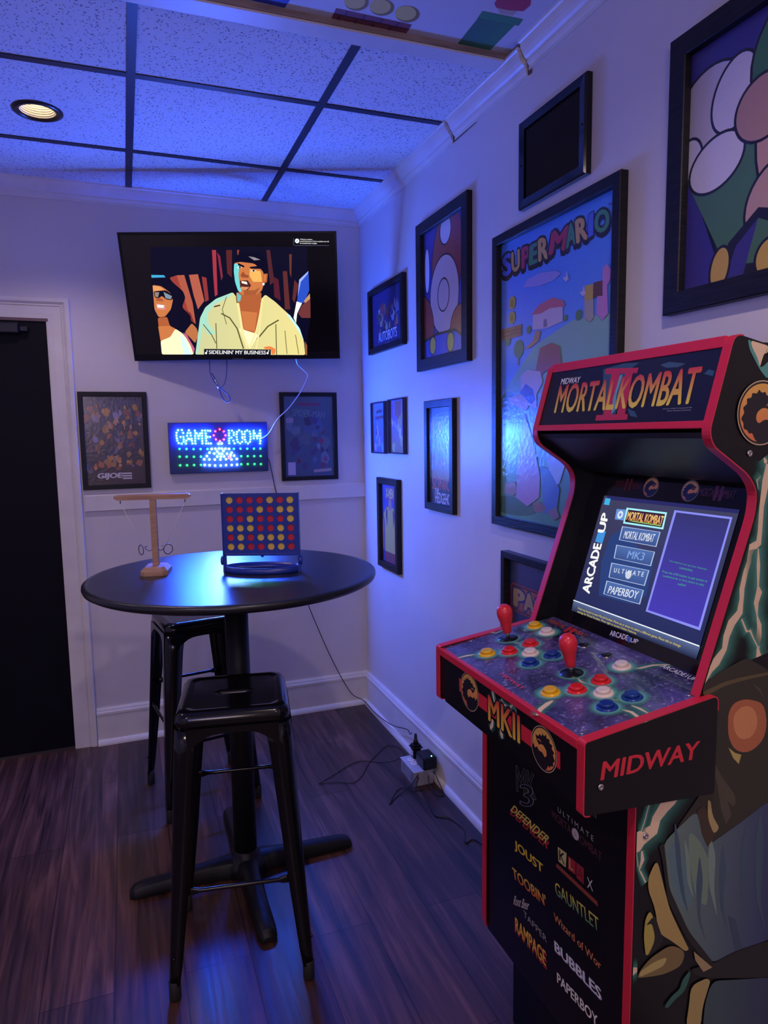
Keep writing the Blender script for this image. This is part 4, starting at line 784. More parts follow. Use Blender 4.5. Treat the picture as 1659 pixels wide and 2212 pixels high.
# ---------------------------------------------------------------- ceiling lamps
def can(cx, cy, z, label, watt):
    t = thing('downlight', label, 'ceiling light', (cx, cy, z), 0, 'recessed lamps in the ceiling')
    b = MB(); b.lathe([(.058,0.001),(.060,-.006),(.070,-.008),(.080,-.004),(.081,.0005),(.060,.0005)], 40, caps=False); b.build('trim_ring', mat('dark_bronze_ring', (.02,.012,.012), .3), t)
    pr = []; n = 11
    for i in range(n):
        h = i*.007; r = .057 - i*.0016; pr += [(r, h), (r-.0006, h+.0055), (r-.0025, h+.006)]
    pr += [(.036, .08), (.001, .08)]
    b = MB()
    rings = [[(max(r,.001)*math.cos(2*math.pi*i/40), max(r,.001)*math.sin(2*math.pi*i/40), h) for i in range(40)] for r, h in pr]
    b.loft(rings, 0, False, True); b.build('baffle', mat('cream_ribbed_baffle', (.80,.74,.58), .45), t)
    b = MB(); b.lathe([(.001,.062),(.018,.060),(.030,.066),(.033,.079)], 32); b.build('lamp_face', mat('lit_lamp_face', (.8,.7,.5), .5, emis=((1.0,.80,.52), 11.0)), t)
    d = bpy.data.lights.new('downlight_beam', 'SPOT'); d.energy = SPOT_POWER*watt; d.color = (1.0,.76,.70); d.spot_size = math.radians(125 if cy > -1 else 158); d.spot_blend = .6; d.shadow_soft_size = .03
    o = bpy.data.objects.new('downlight_beam', d); COL.objects.link(o); o.location = (0,0,.004); o.parent = t
    return t
for (cx, cy, z), wt, lb in zip(CANS, (.95, .8, 1.9, 1.3, 2.0), ('round recessed ceiling lamp with ribbed cream inside, set in the tile grid near the door', 'unseen recessed lamp added in the tile grid far left of the door', 'round recessed lamp in the plain ceiling over the middle of the room', 'unseen recessed lamp added in the plain ceiling behind the arcade cabinet', 'unseen recessed lamp added in the plain ceiling by the left wall')):
    can(cx, cy, z, lb, wt)

# ---------------------------------------------------------------- framed pictures
def pane_mat():
    m = bpy.data.materials.new('acrylic_pane'); m.use_nodes = True; nt = m.node_tree
    for n in list(nt.nodes): nt.nodes.remove(n)
    out = nt.nodes.new('ShaderNodeOutputMaterial'); mx = nt.nodes.new('ShaderNodeMixShader'); tr = nt.nodes.new('ShaderNodeBsdfTransparent'); gl = nt.nodes.new('ShaderNodeBsdfGlossy'); fr = nt.nodes.new('ShaderNodeFresnel')
    fr.inputs['IOR'].default_value = 1.45; gl.inputs['Roughness'].default_value = .22
    tc = nt.nodes.new('ShaderNodeTexCoord'); nz = nt.nodes.new('ShaderNodeTexNoise'); nz.inputs['Scale'].default_value = 70; bp = nt.nodes.new('ShaderNodeBump'); bp.inputs['Strength'].default_value = .35; bp.inputs['Distance'].default_value = .003
    L = nt.links.new; L(tc.outputs['Object'], nz.inputs['Vector']); L(nz.outputs[0], bp.inputs['Height']); L(bp.outputs[0], gl.inputs['Normal'])
    ge = nt.nodes.new('ShaderNodeNewGeometry'); iv = nt.nodes.new('ShaderNodeMath'); iv.operation = 'SUBTRACT'; iv.inputs[0].default_value = 1.0; ml = nt.nodes.new('ShaderNodeMath'); ml.operation = 'MULTIPLY'; L(ge.outputs['Backfacing'], iv.inputs[1]); L(iv.outputs[0], ml.inputs[0]); L(fr.outputs[0], ml.inputs[1]); L(ml.outputs[0], mx.inputs[0]); L(tr.outputs[0], mx.inputs[1]); L(gl.outputs[0], mx.inputs[2]); L(mx.outputs[0], out.inputs[0]); return m
PANE = pane_mat()
def framed(name, label, wall, a0, a1, z0, z1, bw, t, ops, m=None, pane=True, group=None, framem=None, shift=None):
    """wall 'r': a = -y across ; wall 'b': a = x across"""
    ca, cz, w, h = (a0+a1)/2, (z0+z1)/2, abs(a1-a0), z1-z0
    if wall == 'r': T_ = thing(name, label, 'framed poster', (0, -ca, cz), -math.pi/2, group)
    else: T_ = thing(name, label, 'framed poster', (ca, 0, cz), 0, group)
    W2, H2, w2, h2 = w/2, h/2, w/2-bw, h/2-bw
    rings = []
    for X, Z, Y in ((W2,H2,0),(W2,H2,-t+.002),(W2-.002,H2-.002,-t),(w2+.002,h2+.002,-t),(w2,h2,-t+.002),(w2,h2,-.004)):
        rings.append([(-X,Y,-Z),(X,Y,-Z),(X,Y,Z),(-X,Y,Z)])
    b = MB(); b.loft(rings, 0, False); b.build('frame', framem or FRAMEBLK, T_)
    o2 = [('p', ops[0][1], [[-w2-.002,-h2-.002],[w2+.002,-h2-.002],[w2+.002,h2+.002],[-w2-.002,h2+.002]])] + list(ops[1:])
    obj_box('backing_board', -w2-.003, w2+.003, -.004, -.0008, -h2-.003, h2+.003, mat('grey_card', (.1,.1,.1), .8), T_)
    art('poster_print', clip_ops(o2, w2, h2), (0, -.0045, 0), (1,0,0), (0,0,1), T_, m or INK, .0003, .000018)
    if pane: obj_box('pane', -w2-.001, w2+.001, -.0115, -.0095, -h2-.001, h2+.001, PANE, T_)
    return T_
def clip_poly(p, w, h):
    for ax, s, lim in ((0,1,w),(0,-1,w),(1,1,h),(1,-1,h)):
        out = []
        for i in range(len(p)):
            a, b_ = p[i-1], p[i]; da, db = lim - s*a[ax], lim - s*b_[ax]
            if (da >= 0) != (db >= 0):
                t = da/(da-db); out.append([a[0]+(b_[0]-a[0])*t, a[1]+(b_[1]-a[1])*t])
            if db >= 0: out.append(list(b_))
        p = out
        if not p: break
    return p
def clip_ops(ops, w, h):
    out = []
    for o in ops:
        if o[0] == 'p':
            q = clip_poly([list(x) for x in o[2]], w, h)
            if len(q) > 2: out.append(('p', o[1], q))
        elif o[0] == 'c': 
            q = clip_poly([[o[2][0]+o[3]*math.cos(2*math.pi*i/28), o[2][1]+o[3]*math.sin(2*math.pi*i/28)] for i in range(28)], w, h)
            if len(q) > 2: out.append(('p', o[1], q))
        else: out.append(o)
    return out
def ell(c, cx, cy, rx, ry, rot=0.0, n=32, a0=0.0, a1=2*math.pi):
    return ('p', c, [[cx+rx*math.cos(a)*math.cos(rot)-ry*math.sin(a)*math.sin(rot), cy+rx*math.cos(a)*math.sin(rot)+ry*math.sin(a)*math.cos(rot)] for a in [a0+(a1-a0)*i/n for i in range(n if a1-a0 > 6.2 else n+1)]])
def blobs(rnd, n, x0, x1, y0, y1, pal, s0, s1):
    o = []
    for _ in range(n):
        cx, cy, s = rnd.uniform(x0,x1), rnd.uniform(y0,y1), rnd.uniform(s0,s1); k = rnd.randint(5,9); ph = rnd.uniform(0,6); c = rnd.choice(pal); f = rnd.uniform(.6,1.3)
        o.append(('p', tuple(min(1,x*f) for x in c), [[cx+s*rnd.uniform(.35,1)*math.cos(ph+2*math.pi*i/k), cy+s*rnd.uniform(.5,1.5)*math.sin(ph+2*math.pi*i/k)] for i in range(k)]))
    return o
RN = random.Random(7)
# -- right wall
blk = (.006,.006,.01)
o = [('p', (.03,.035,.30), None)]
ol = lambda c, cx, cy, rx, ry, rot=0.0: [ell(blk, cx, cy, rx+.006, ry+.006, rot), ell(c, cx, cy, rx, ry, rot)]
o += ol(('x',(.42,.10,.05),(.30,.03,.03)), .03, .10, .13, .20, -.15) + ol((.75,.70,.72), .02, .215, .045, .05) + ol(('v',(.66,.42,.33),(.72,.50,.42)), .005, -.02, .125, .145)
o += ol((.75,.72,.78), -.15, .10, .022, .085) + ol((.36,.05,.03), -.16, -.10, .06, .11, .4) + ol((.42,.08,.03), .15, -.17, .09, .09, -.5) + ol((.66,.44,.36), .0, -.02, .048, .058)
o += [('p', blk, [[-.2,-.28],[-.2,-.17],[-.06,-.155],[.10,-.16],[.2,-.21],[.2,-.28]]), ('p', (.04,.07,.42), [[-.2,-.28],[-.2,-.18],[-.06,-.165],[.10,-.17],[.2,-.22],[.2,-.28]])]
o += ol((.62,.50,.06), -.10, -.20, .026, .032) + ol((.62,.50,.06), .06, -.205, .028, .034)
framed('framed_poster', 'poster of bold red, peach and blue shapes, right of the small landscape one', 'r', .775, 1.229, 1.722, 2.307, .046, .022, o, INK_GLOSS)
o = [('p', ('v',(.015,.012,.10),(.02,.02,.16)), None)] + blobs(RN, 34, -.13, .13, -.06, .05, [(.35,.04,.04),(.25,.12,.06),(.3,.3,.42),(.4,.2,.25),(.02,.02,.06),(.45,.35,.2)], .008, .030)
o += [txt('AUTOBOTS', -.12, -.105, .24, .044, (.50,.50,.62), .03, (blk,.03), (.7,.7,.8)), txt('ROLL OUT', -.03, -.128, .06, .012, (.5,.5,.6), .02)]
framed('framed_poster', 'small landscape framed poster lettered AUTOBOTS beside the room corner', 'r', .168, .622, 1.856, 2.161, .026, .022, o)
sky = ART['super']; O_ = (.022,0,0)
cy0, cz0 = 1.7235, 1.63
loc = lambda ops: [shift_op(q, -cy0, -cz0) for q in ops]
def shift_op(o, dx, dz):
    o = list(o); mv = lambda p: [p[0]+dx, p[1]+dz] + list(p[2:])
    if o[0] == 'p': o[2] = [mv(p) for p in o[2]]
    elif o[0] == 'l': o[3] = [mv(p) for p in o[3]]
    elif o[0] == 'b': o[2] = [mv(p) for p in o[2]]
    elif o[0] in ('c','g'): o[2] = mv(o[2])
    elif o[0] == 'd': o[1] = mv(o[1])
    elif o[0] == 't': o[6] = mv(o[6])
    return tuple(o)
o = [('p', ('v',(.22,.40,.85),(.07,.28,.85)), None)]
o += [('p', ('v',(.10,.34,.18),(.26,.50,.38)), [[-.4,-.5],[.4,-.5],[.4,.10],[.25,.14],[.10,.145],[-.08,.10],[-.2,.02],[-.28,-.04],[-.4,-.10]])]
o += [ell((.10,.26,.20), -.24, -.09, .06, .06), ell((.08,.22,.14), -.20, -.15, .10, .05), ell((.05,.16,.06), -.22, -.40, .16, .03)]
o += loc(sky)
framed('framed_poster', 'very tall framed poster titled SUPER MARIO over sky and hill, behind the cabinet', 'r', 1.410, 2.037, 1.157, 2.096, .030, .024, o, INK_GLOSS)
o = [('p', (.035,.025,.22), None)]
o += [('p', blk, [[-.23,-.02],[-.17,.02],[-.06,-.30],[.1,-.30],[.05,.0],[-.04,.08]]), ('p', (.06,.17,.07), [[-.19,-.01],[-.05,.05],[.04,-.05],[.0,-.20],[-.06,-.24]])]
o += ol(('x',(.45,.42,.50),(.62,.60,.74)), -.13, .10, .10, .095, .5) + ol((.60,.58,.72), -.07, .12, .05, .07, -.4) + ol((.60,.58,.72), -.18, .03, .03, .04) + ol((.62,.6,.72), -.11, .00, .07, .05, .3)
o += ol(('v',(.03,.12,.05),(.05,.20,.07)), .11, .15, .14, .12, .35) + ol((.50,.30,.26), .10, .0, .11, .16) + ol((.42,.25,.23), .0, .065, .062, .058, .2) + ol((.48,.3,.26), .06, -.13, .09, .09)
o += [('p', blk, [[-.07,-.17],[.0,-.12],[.15,-.17],[.25,-.14],[.25,-.3],[-.1,-.3]]), ('p', (.06,.16,.07), [[.0,-.14],[.08,-.18],[.05,-.23],[-.03,-.22]]), ('p', (.04,.03,.20), [[-.05,-.18],[.0,-.14],[-.03,-.24],[.06,-.24],[.1,-.17],[.25,-.15],[.25,-.3],[-.1,-.3]])]
o += ol((.55,.36,.06), -.09, -.215, .022, .04, -.2) + ol((.55,.36,.06), .03, -.22, .03, .035, -.3)
framed('framed_poster', 'large black-framed poster of purple, green and white shapes, highest at the right edge', 'r', 2.190, 2.652, 1.724, 2.305, .046, .024, o, INK_GLOSS)
o = [('p', ('v',(.10,.12,.30),(.16,.28,.55)), None)] + blobs(RN, 30, -.08, .08, -.11, .09, [(.3,.5,.75),(.12,.14,.4),(.45,.5,.7),(.3,.1,.25),(.15,.35,.55)], .008, .028) + [('p', (.07,.06,.10), [[-.04,.085],[.04,.09],[.04,.075],[-.04,.07]]), ('p', (.14,.07,.10), [[-.06,.055],[.06,.06],[.06,.046],[-.06,.042]])]
WHITEF = mat('thin_dark_blue_frame', (.02,.02,.06), .3)
framed('framed_comic_cover', 'pale blue framed comic cover, left of the close pair near the corner', 'r', .172, .362, 1.371, 1.621, .006, .018, o, INK_GLOSS, True, 'comic covers by the corner', WHITEF)
o = [('p', ('v',(.35,.22,.10),(.22,.22,.50)), None)] + blobs(RN, 30, -.07, .07, -.10, .09, [(.5,.45,.15),(.3,.15,.45),(.55,.5,.5),(.2,.12,.3),(.5,.35,.1)], .008, .028) + [('p', (.30,.12,.10), [[-.035,.115],[.04,.115],[.04,.06],[.0,.03],[-.035,.06]])]
framed('framed_comic_cover', 'yellow and violet framed comic cover, right of the close pair near the corner', 'r', .417, .610, 1.374, 1.626, .006, .020, o, INK_GLOSS, True, 'comic covers by the corner', WHITEF)
o = [('p', ('v',(.03,.03,.20),(.04,.06,.32)), None)]
for i in range(9):
    a = .3+i*.32; o.append(('p', (.05,.07,.36), [[0,-.02],[.4*math.cos(a),.4*math.sin(a)],[.4*math.cos(a+.1),.4*math.sin(a+.1)]]))
o += [('p', (.55,.42,.12), [[-.075,-.14],[-.07,.0],[-.09,.04],[-.05,.08],[.05,.08],[.09,.04],[.075,-.02],[.07,-.14]]), ('p', (.04,.03,.10), [[-.05,.08],[-.035,.06],[-.04,-.02],[-.06,.04]]), ('p', (.04,.03,.10), [[.05,.08],[.035,.06],[.04,-.02],[.06,.04]]),
      ('p', (.42,.22,.18), [[-.10,.03],[-.11,-.05],[-.105,-.14],[-.085,-.13],[-.08,.0]]), ('p', (.42,.22,.18), [[.10,.03],[.11,-.05],[.115,-.16],[.09,-.15],[.08,.0]]), ('p', (.22,.04,.06), [[-.07,-.14],[.07,-.14],[.07,-.19],[-.07,-.19]]), ell((.40,.22,.17), 0, .095, .022, .032),
      txt('X-MEN', -.055, .125, .10, .045, (.62,.58,.2), .05, ((.4,.03,.05),.06), None, .1, .0), txt("'97", .03, .105, .03, .02, (.35,.03,.08), .03)]
framed('framed_poster', 'narrow blue framed poster with a plain yellow torso shape, lowest beside the corner', 'r', .260, .532, .813, 1.255, .030, .024, o)
o = [('p', (.02,.02,.05), None), ('p', ('v',(.40,.24,.12),(.12,.12,.45)), [[-.13,-.09],[.13,-.10],[.13,.16],[-.13,.155]])]
o += blobs(RN, 40, -.09, .09, -.08, .12, [(.15,.22,.5),(.3,.45,.6),(.4,.25,.12),(.25,.12,.35),(.45,.15,.08)], .006, .026)
o += [txt('SONIC', -.085, -.135, .17, .045, (.50,.06,.05), .05), txt('THE', -.06, -.15, .04, .018, (.7,.7,.75), .03), txt('HEDGEHOG', -.055, -.19, .16, .042, (.72,.72,.78), .03)]
framed('framed_poster', 'narrow framed poster lettered SONIC THE HEDGEHOG, between the tall poster and the comic covers', 'r', .838, 1.104, 1.154, 1.597, .030, .020, o, INK_GLOSS)
o = [('p', ('v',(.012,.012,.06),(.04,.06,.18)), None)]
rb = lambda c, x0, x1, y0, y1, r: ('p', c, rounded([(x0,y0),(x1,y0),(x1,y1),(x0,y1)], r))
o += [rb((.30,.05,.10), -.125, .125, .03, .125, .02), rb(blk, -.118, .118, .036, .119, .016), rb((.42,.12,.10), -.115, .115, .039, .116, .014)]
for i, (s, x, w) in enumerate((('P', -.10, .055), ('A', -.04, .055), ('C', .022, .06), ('-', .08, .02))): o.append(txt(s, x, .05, w, .056 if s != '-' else .01, (.50,.34,.14), .08, ((.03,.03,.15),.05)))
o += [('p', (.45,.3,.14), [[-.11,-.06],[-.08,.0],[-.06,-.02],[-.03,-.06],[-.03,-.14],[-.05,-.08],[-.1,-.1]]), ell((.08,.2,.6), .02, -.07, .022, .03), ('p', (.3,.06,.08), [[-.118,.02],[-.11,.02],[-.10,-.03],[-.115,-.03]])]
framed('framed_poster', 'framed game poster lettered PAC on a red panel, half hidden behind the cabinet', 'r', 1.482, 1.782, .620, 1.075, .022, .030, o, INK_GLOSS)
# -- back wall
o = [('p', ('v',(.035,.015,.03),(.02,.02,.12)), None)] + blobs(RN, 110, -.12, .12, -.13, .16, [(.3,.10,.06),(.35,.18,.14),(.02,.02,.08),(.16,.14,.3),(.45,.2,.06),(.25,.05,.06),(.02,.02,.1),(.03,.02,.06)], .006, .024) + blobs(RN, 12, -.09, .09, -.13, -.09, [(.55,.25,.08),(.4,.12,.05)], .008, .022)
o += [txt('GIJOE', -.085, -.180, .105, .030, (.62,.58,.66), .06, None, None, .12)]
for k in range(3): o.append(('p', (.62,.58,.66), [[.024-.001*k,-.180+.0115*k],[.066,-.180+.0115*k],[.066,-.173+.0115*k],[.026-.001*k,-.173+.0115*k]]))
framed('framed_poster', 'dark framed poster lettered GIJOE beside the door casing', 'b', -1.372, -1.074, 1.230, 1.679, .022, .018, o, INK_GLOSS)
o = [('p', ('v',(.05,.09,.22),(.06,.13,.22)), None)] + blobs(RN, 34, -.11, .11, -.15, .12, [(.05,.05,.18),(.2,.04,.12),(.06,.12,.3),(.12,.2,.35)], .01, .04)
o += [('p', (.22,.03,.16), [[-.06,.17],[.06,.168],[.06,.155],[-.06,.158]]), txt('SPIDER-MAN', -.085, .105, .17, .035, (.10,.22,.32), .05, None, None, 0, -.08), ('p', (.42,.42,.7), [[-.115,-.195],[-.075,-.195],[-.075,-.13],[-.115,-.13]]), ('p', (.35,.3,.36), [[.02,-.185],[.115,-.18],[.115,-.165],[.02,-.17]]), ('p', (.3,.3,.5), [[-.118,.07],[-.08,.07],[-.08,.095],[-.118,.095]])]
framed('framed_poster', 'dull blue framed comic poster on the back wall right of the lit sign', 'b', -.442, -.145, 1.236, 1.682, .020, .018, o, INK_GLOSS)

# ---------------------------------------------------------------- lit sign
def led_mat(n, c, s): return mat(n, (.1,.1,.1), .4, emis=(c, s))
LM = {'blue': led_mat('blue_diode', (.015,.078,1.0), LED_POWER*1.45), 'white': led_mat('white_diode', (.16,.42,1.0), LED_POWER*.30), 'red': led_mat('red_diode', (1.0,.0015,.008), LED_POWER*.055), 'green': led_mat('green_diode', (.0016,1.0,.010), LED_POWER*.028)}
sign = thing('led_sign', 'lit dot-light sign reading GAME ROOM on a blue board under the television', 'sign', (-.749, 0, 1.413))
obj_box('sign_board', -.236, .236, -.026, -.002, -.122, .122, mat('sign_board_face', (.02,.03,.12), .35), sign, .002)
def dots(name, pts, m, r=.0034):
    b = MB()
    for x, z in pts: b.lathe([(r,0),(r,.0012),(r*.8,.0030),(r*.4,.0042),(.0003,.0045)], 8, (x+.749, -.026, z-1.413), 'y', 0, True)
    return b.build(name, m, sign)
for k, m in (('G','blue'),('A','blue'),('M','blue'),('E','blue'),('R','blue'),('O','blue'),('P','blue'),('N','blue')): dots('letter', LED[k], LM[m], .0026)
dots('red_ring', LED['ring'], LM['red'], .0042); dots('white_cluster', LED['cluster'], LM['white'], .0040); dots('red_star', LED['redstar'], LM['red'], .003)
for k in ('green1','green2','green3'):
    for p_ in LED[k]: dots('green_diode', [p_], LM['green'], .0042)

# ---------------------------------------------------------------- television
tq = (-.693,-.259,2.083,-.323,.271); TW, TH = .945, .55
tU = Vector((math.cos(tq[3]), math.sin(tq[3]), 0)); tN = Vector((math.sin(tq[3]), -math.cos(tq[3]), 0)); tV = Vector((0,0,1))*math.cos(tq[4]) + tN*math.sin(tq[4]); tF = tU.cross(tV)
TM = Matrix((tU, -tF, tV)).transposed().to_4x4(); TM.translation = Vector(tq[:3])
tv = thing('television', 'wall television tilted down, showing a man in a tan jacket with a caption line', 'television'); tv.matrix_world = TM
b = MB(); b.loft([[(-x,y,-z),(x,y,-z),(x,y,z),(-x,y,z)] for x, z, y in ((TW/2-.03,TH/2-.03,.045),(TW/2-.01,TH/2-.01,.03),(TW/2,TH/2,.012),(TW/2,TH/2,.001),(TW/2-.002,TH/2-.002,0),(TW/2-.010,TH/2-.010,0),(TW/2-.011,TH/2-.011,.002))], 0, True)
b.build('housing', BLKPLA, tv)
obj_box('screen', -TW/2+.011, TW/2-.011, .0005, .0018, -TH/2+.030, TH/2-.011, mat('dark_screen', (.003,.003,.006), .12), tv)
obj_box('bezel_strip', -TW/2+.010, TW/2-.010, -.0006, .002, -TH/2+.008, -TH/2+.030, BLKPLA, tv)
art('picture', ART['tv'], (0,.0002,0), (1,0,0), (0,0,1), tv, INK_TV, .0003, .00003, soft=.008)
art('maker_lettering', ART['tvbez'], (0,-.0006,0), (1,0,0), (0,0,1), tv, INK, .0003)
b = MB(); b.box(-.12,.12,.045,.06,-.1,.1); b.build('mount_plate', MATTEMETAL, tv)
arm = MB(); P0 = Vector((-.62,-.004,2.08)); P1 = Vector((-.50,-.10,2.08)); P2 = TM @ Vector((0,.055,0))
arm.tube([P0,P1,P2], .014, 8); arm.box(-.66,-.58,-.016,0,1.98,2.18)
ao = arm.build('wall_bracket', MATTEMETAL); ao.parent = tv; ao.matrix_parent_inverse = TM.inverted()

def cable(name, label, pts, r, m, cat='cable', k=6, group=None):
    b = MB(); b.tube(smooth_path(pts, k), r, 6); o = b.build(name, m); set_origin(o, pts[0]); return tag(o, label, cat, group)
WIREB = mat('black_wire', (.01,.01,.012), .45); WIREW = mat('white_wire', (.65,.62,.6), .45); WIREBL = mat('dark_blue_cable', (.02,.03,.16), .4)
t = thing('security_cable', 'looped dark cable hanging below the television with a metal crimp', 'cable', (-.75,-.12,1.82))
def sub(b, n, m, root, **k):
    o = b.build(n, m, root, **k); o.matrix_parent_inverse = Matrix.Translation(-root.location) if root.rotation_euler.z == 0 else (Matrix.Translation(root.location) @ Matrix.Rotation(root.rotation_euler.z, 4, 'Z')).inverted(); return o
b = MB(); b.tube(smooth_path([(-.79,-.12,1.865),(-.79,-.12,1.786),(-.789,-.12,1.758),(-.776,-.12,1.727),(-.753,-.12,1.696),(-.736,-.12,1.698),(-.723,-.12,1.721),(-.714,-.12,1.763),(-.707,-.12,1.865)]), .0019, 6)
b.tube(smooth_path([(-.783,-.123,1.762),(-.767,-.123,1.731),(-.753,-.123,1.696),(-.749,-.123,1.678),(-.741,-.123,1.654),(-.728,-.123,1.633),(-.714,-.123,1.627),(-.703,-.123,1.637),(-.709,-.123,1.658),(-.73,-.123,1.679),(-.745,-.123,1.693)]), .0022, 6)
sub(b, 'cord', WIREBL, t)
b = MB(); b.tube([(-.771,-.122,1.735),(-.753,-.122,1.692)], .0055, 10); sub(b, 'crimp', CHROME, t)
cable('cable', 'white cord running down from the television to the lit sign', [(-.40,-.17,1.90),(-.362,-.07,1.824),(-.338,-.05,1.802),(-.312,-.05,1.779),(-.303,-.05,1.764),(-.309,-.05,1.742),(-.342,-.05,1.682),(-.402,-.05,1.605),(-.463,-.05,1.548),(-.511,-.05,1.476),(-.558,-.05,1.447)], .0028, WIREW)
cable('cable', 'thin black wire from the lit sign down the walls to the black plug', [(-.52,-.012,1.36),(-.505,-.012,1.34),(-.49,-.012,1.26),(-.476,-.018,1.18),(-.43,-.03,1.0),(-.35,-.04,.65),(-.276,-.04,.437),(-.193,-.04,.237),(-.11,-.045,.08),(-.045,-.06,.033),(-.04,-.233,.028),(-.04,-.465,.059),(-.045,-.671,.122),(-.055,-.735,.128),(-.062,-.772,.150)], .0022, WIREB)

# ---------------------------------------------------------------- bar table
TX, TY, TZ = -.872, -1.24, 1.03
tb = thing('bar_table', 'round black pedestal bar table with the two games on it', 'table', (TX, TY, 0))
b = MB(); b.lathe([(.43,TZ-.028),(.445,TZ-.026),(.455,TZ-.020),(.458,TZ-.012),(.457,TZ-.004),(.452,TZ-.0005),(.440,TZ)], 96, mi=0); b.build('tabletop', mat('black_laminate', (.012,.013,.018), .30, bump=((500,500,500),.12)), tb)
b = MB(); b.lathe([(.038,.055),(.038,TZ-.035)], 40); b.build('column', MATTEMETAL, tb)
b = MB(); b.lathe([(.15,TZ-.036),(.16,TZ-.033),(.16,TZ-.028)], 40); b.build('top_plate', MATTEMETAL, tb)
b = MB(); b.lathe([(.075,.012),(.070,.04),(.055,.055),(.042,.066),(.040,.080)], 40); b.build('base_hub', MATTEMETAL, tb)
for k in range(4):
    a = k*math.pi/2 + .01; rings = []
    for s, w, h in ((.03,.050,.062),(.10,.034,.058),(.20,.030,.050),(.33,.029,.044),(.360,.027,.036),(.374,.018,.018)):
        ring = []
        for x, z in ((-1,.0),(-1,.45),(-.72,.85),(-.3,1),(.3,1),(.72,.85),(1,.45),(1,.0)): ring.append(Matrix.Rotation(a, 3, 'Z') @ Vector((s, x*w, max(.004, z*h))))
        rings.append(ring)
    b = MB(); b.loft(rings, 0, True, True); b.build('base_arm', MATTEMETAL, tb, .003)

# ---------------------------------------------------------------- stools
def sq_loop(h, r, z, n=12):
    out = []
    for q, (sx, sy) in enumerate(((1,1),(-1,1),(-1,-1),(1,-1))):
        for i in range(n):
            a = q*math.pi/2 + (i/(n-1))*math.pi/2; out.append((sx*(h-r)+r*math.cos(a), sy*(h-r)+r*math.sin(a), z))
    return out
def slot_loop(hl, r, z, n=12):
    out = []
    for q in range(4):
        for i in range(n):
            a = q*math.pi/2 + (i/(n-1))*math.pi/2; s = 1 if (q in (0,3)) else -1; out.append((s*hl + r*math.cos(a), r*math.sin(a), z))
    return out
def make_stool(label, x, y, rz):
    t = thing('bar_stool', label, 'stool', (x, y, 0), rz, 'metal bar stools at the table')
    H = .762; b = MB()
    rings = [slot_loop(.032,.011,H-.014), slot_loop(.032,.0125,H-.006), slot_loop(.032,.019,H-.0035), slot_loop(.032,.021,H-.0035), sq_loop(.109,.020,H-.0035), sq_loop(.112,.022,H-.0034), sq_loop(.120,.026,H-.0005), sq_loop(.126,.028,H), sq_loop(.136,.033,H-.002), sq_loop(.145,.036,H-.012), sq_loop(.148,.038,H-.022), sq_loop(.150,.038,H-.045)]
    b.loft(rings, 0, False, True)
    # underside rim and arched aprons between the legs
    b.loft([sq_loop(.150,.038,H-.045), sq_loop(.147,.036,H-.045), sq_loop(.144,.034,H-.02)], 0, False, True)
    b.build('seat', DARKMETAL, t)
    sp = lambda z: .150 + (.040)*(1-z/(H-.04))       # half spread of the outer corner at height z
    for k in range(4):
        R = Matrix.Rotation(k*math.pi/2, 3, 'Z'); b = MB(); rows = []; n = 14
        for d in (0, -.0025):
            top, bot = [], []
            for i in range(n+1):
                u = -1+2*i/n; xx = u*.118; zz = H-.085 - .0*abs(u) + (.028*(1-min(1,abs(u)*1.25)**4)) - (.03 if abs(u) > .9 else 0)
                top.append(R @ Vector((xx, -(sp(H-.045)-.001)-d*-1*0 + d, H-.040))); bot.append(R @ Vector((xx, -(sp(zz)-.001)+d*-1*0 + d, zz)))
            rows.append((top, bot))
        for ti, (top, bot) in enumerate(rows): b.loft([top, bot], 0, False, False, False)
        b.loft([rows[0][1], rows[1][1]], 0, False, False, False)
        b.build('apron', DARKMETAL, t)
    for k in range(4):
        R = Matrix.Rotation(k*math.pi/2, 3, 'Z'); b = MB(); rings = []
        for z, w, rr in ((.045,.028,.012),(.10,.034,.016),(.30,.047,.024),(.50,.056,.030),(.66,.064,.034),(H-.045,.072,.037)):
            c = sp(z)+.001; ring = []; th = .004
            ring.append((c-w, c)); 
            for i in range(5):
                a = math.pi/2*(1-i/4); ring.append((c-rr+rr*math.cos(a), c-rr+rr*math.sin(a)))
            ring.append((c, c-w)); ring.append((c-th, c-w))
            for i in range(5):
                a = math.pi/2*(i/4); r2 = rr-th; ring.append((c-rr+r2*math.cos(a), c-rr+r2*math.sin(a)))
            ring.append((c-w, c-th))
            rings.append([R @ Vector((p[0], p[1], z)) for p in ring])
        b.loft(rings, 0, True, True); leg = b.build('leg', DARKMETAL, t)
        c = sp(.02)+.002; b = MB(); b.lathe([(.013,0),(.0155,.004),(.0155,.052),(.012,.056)], 14, R @ Vector((c-.016, c-.016, 0))); f = b.build('rubber_foot', RUBBER, leg)
        b = MB(); p = R @ Vector((sp(.12)-.012, sp(.12)+.001, .12)); b.lathe([(.0045,-.003),(.004,.002),(.001,.004)], 10, p); b.build('rivet', CHROME if False else DARKMETAL, leg)
    for k, z in ((0,.29),(1,.37),(2,.45),(3,.37)):
        R = Matrix.Rotation(k*math.pi/2, 3, 'Z'); c = sp(z)-.008; w = sp(z)-.028
        b = MB(); rings = []
        for u, hw, hh in ((-w,.004,.011),(-w+.03,.004,.011),(-w+.045,.006,.006),(w-.045,.006,.006),(w-.03,.004,.011),(w,.004,.011)):
            rings.append([R @ Vector((u, -c+hw*math.cos(a), z+hh*math.sin(a))) for a in [2*math.pi*i/10 for i in range(10)]])
        b.loft(rings, 0, True, True); b.build('footrest_bar', DARKMETAL, t)
    return t
make_stool('glossy black metal bar stool nearest the camera, in front of the table base', -.935, -1.578, -.17)
make_stool('black metal bar stool behind the table, half hidden by its column', -.952, -.640, .165)

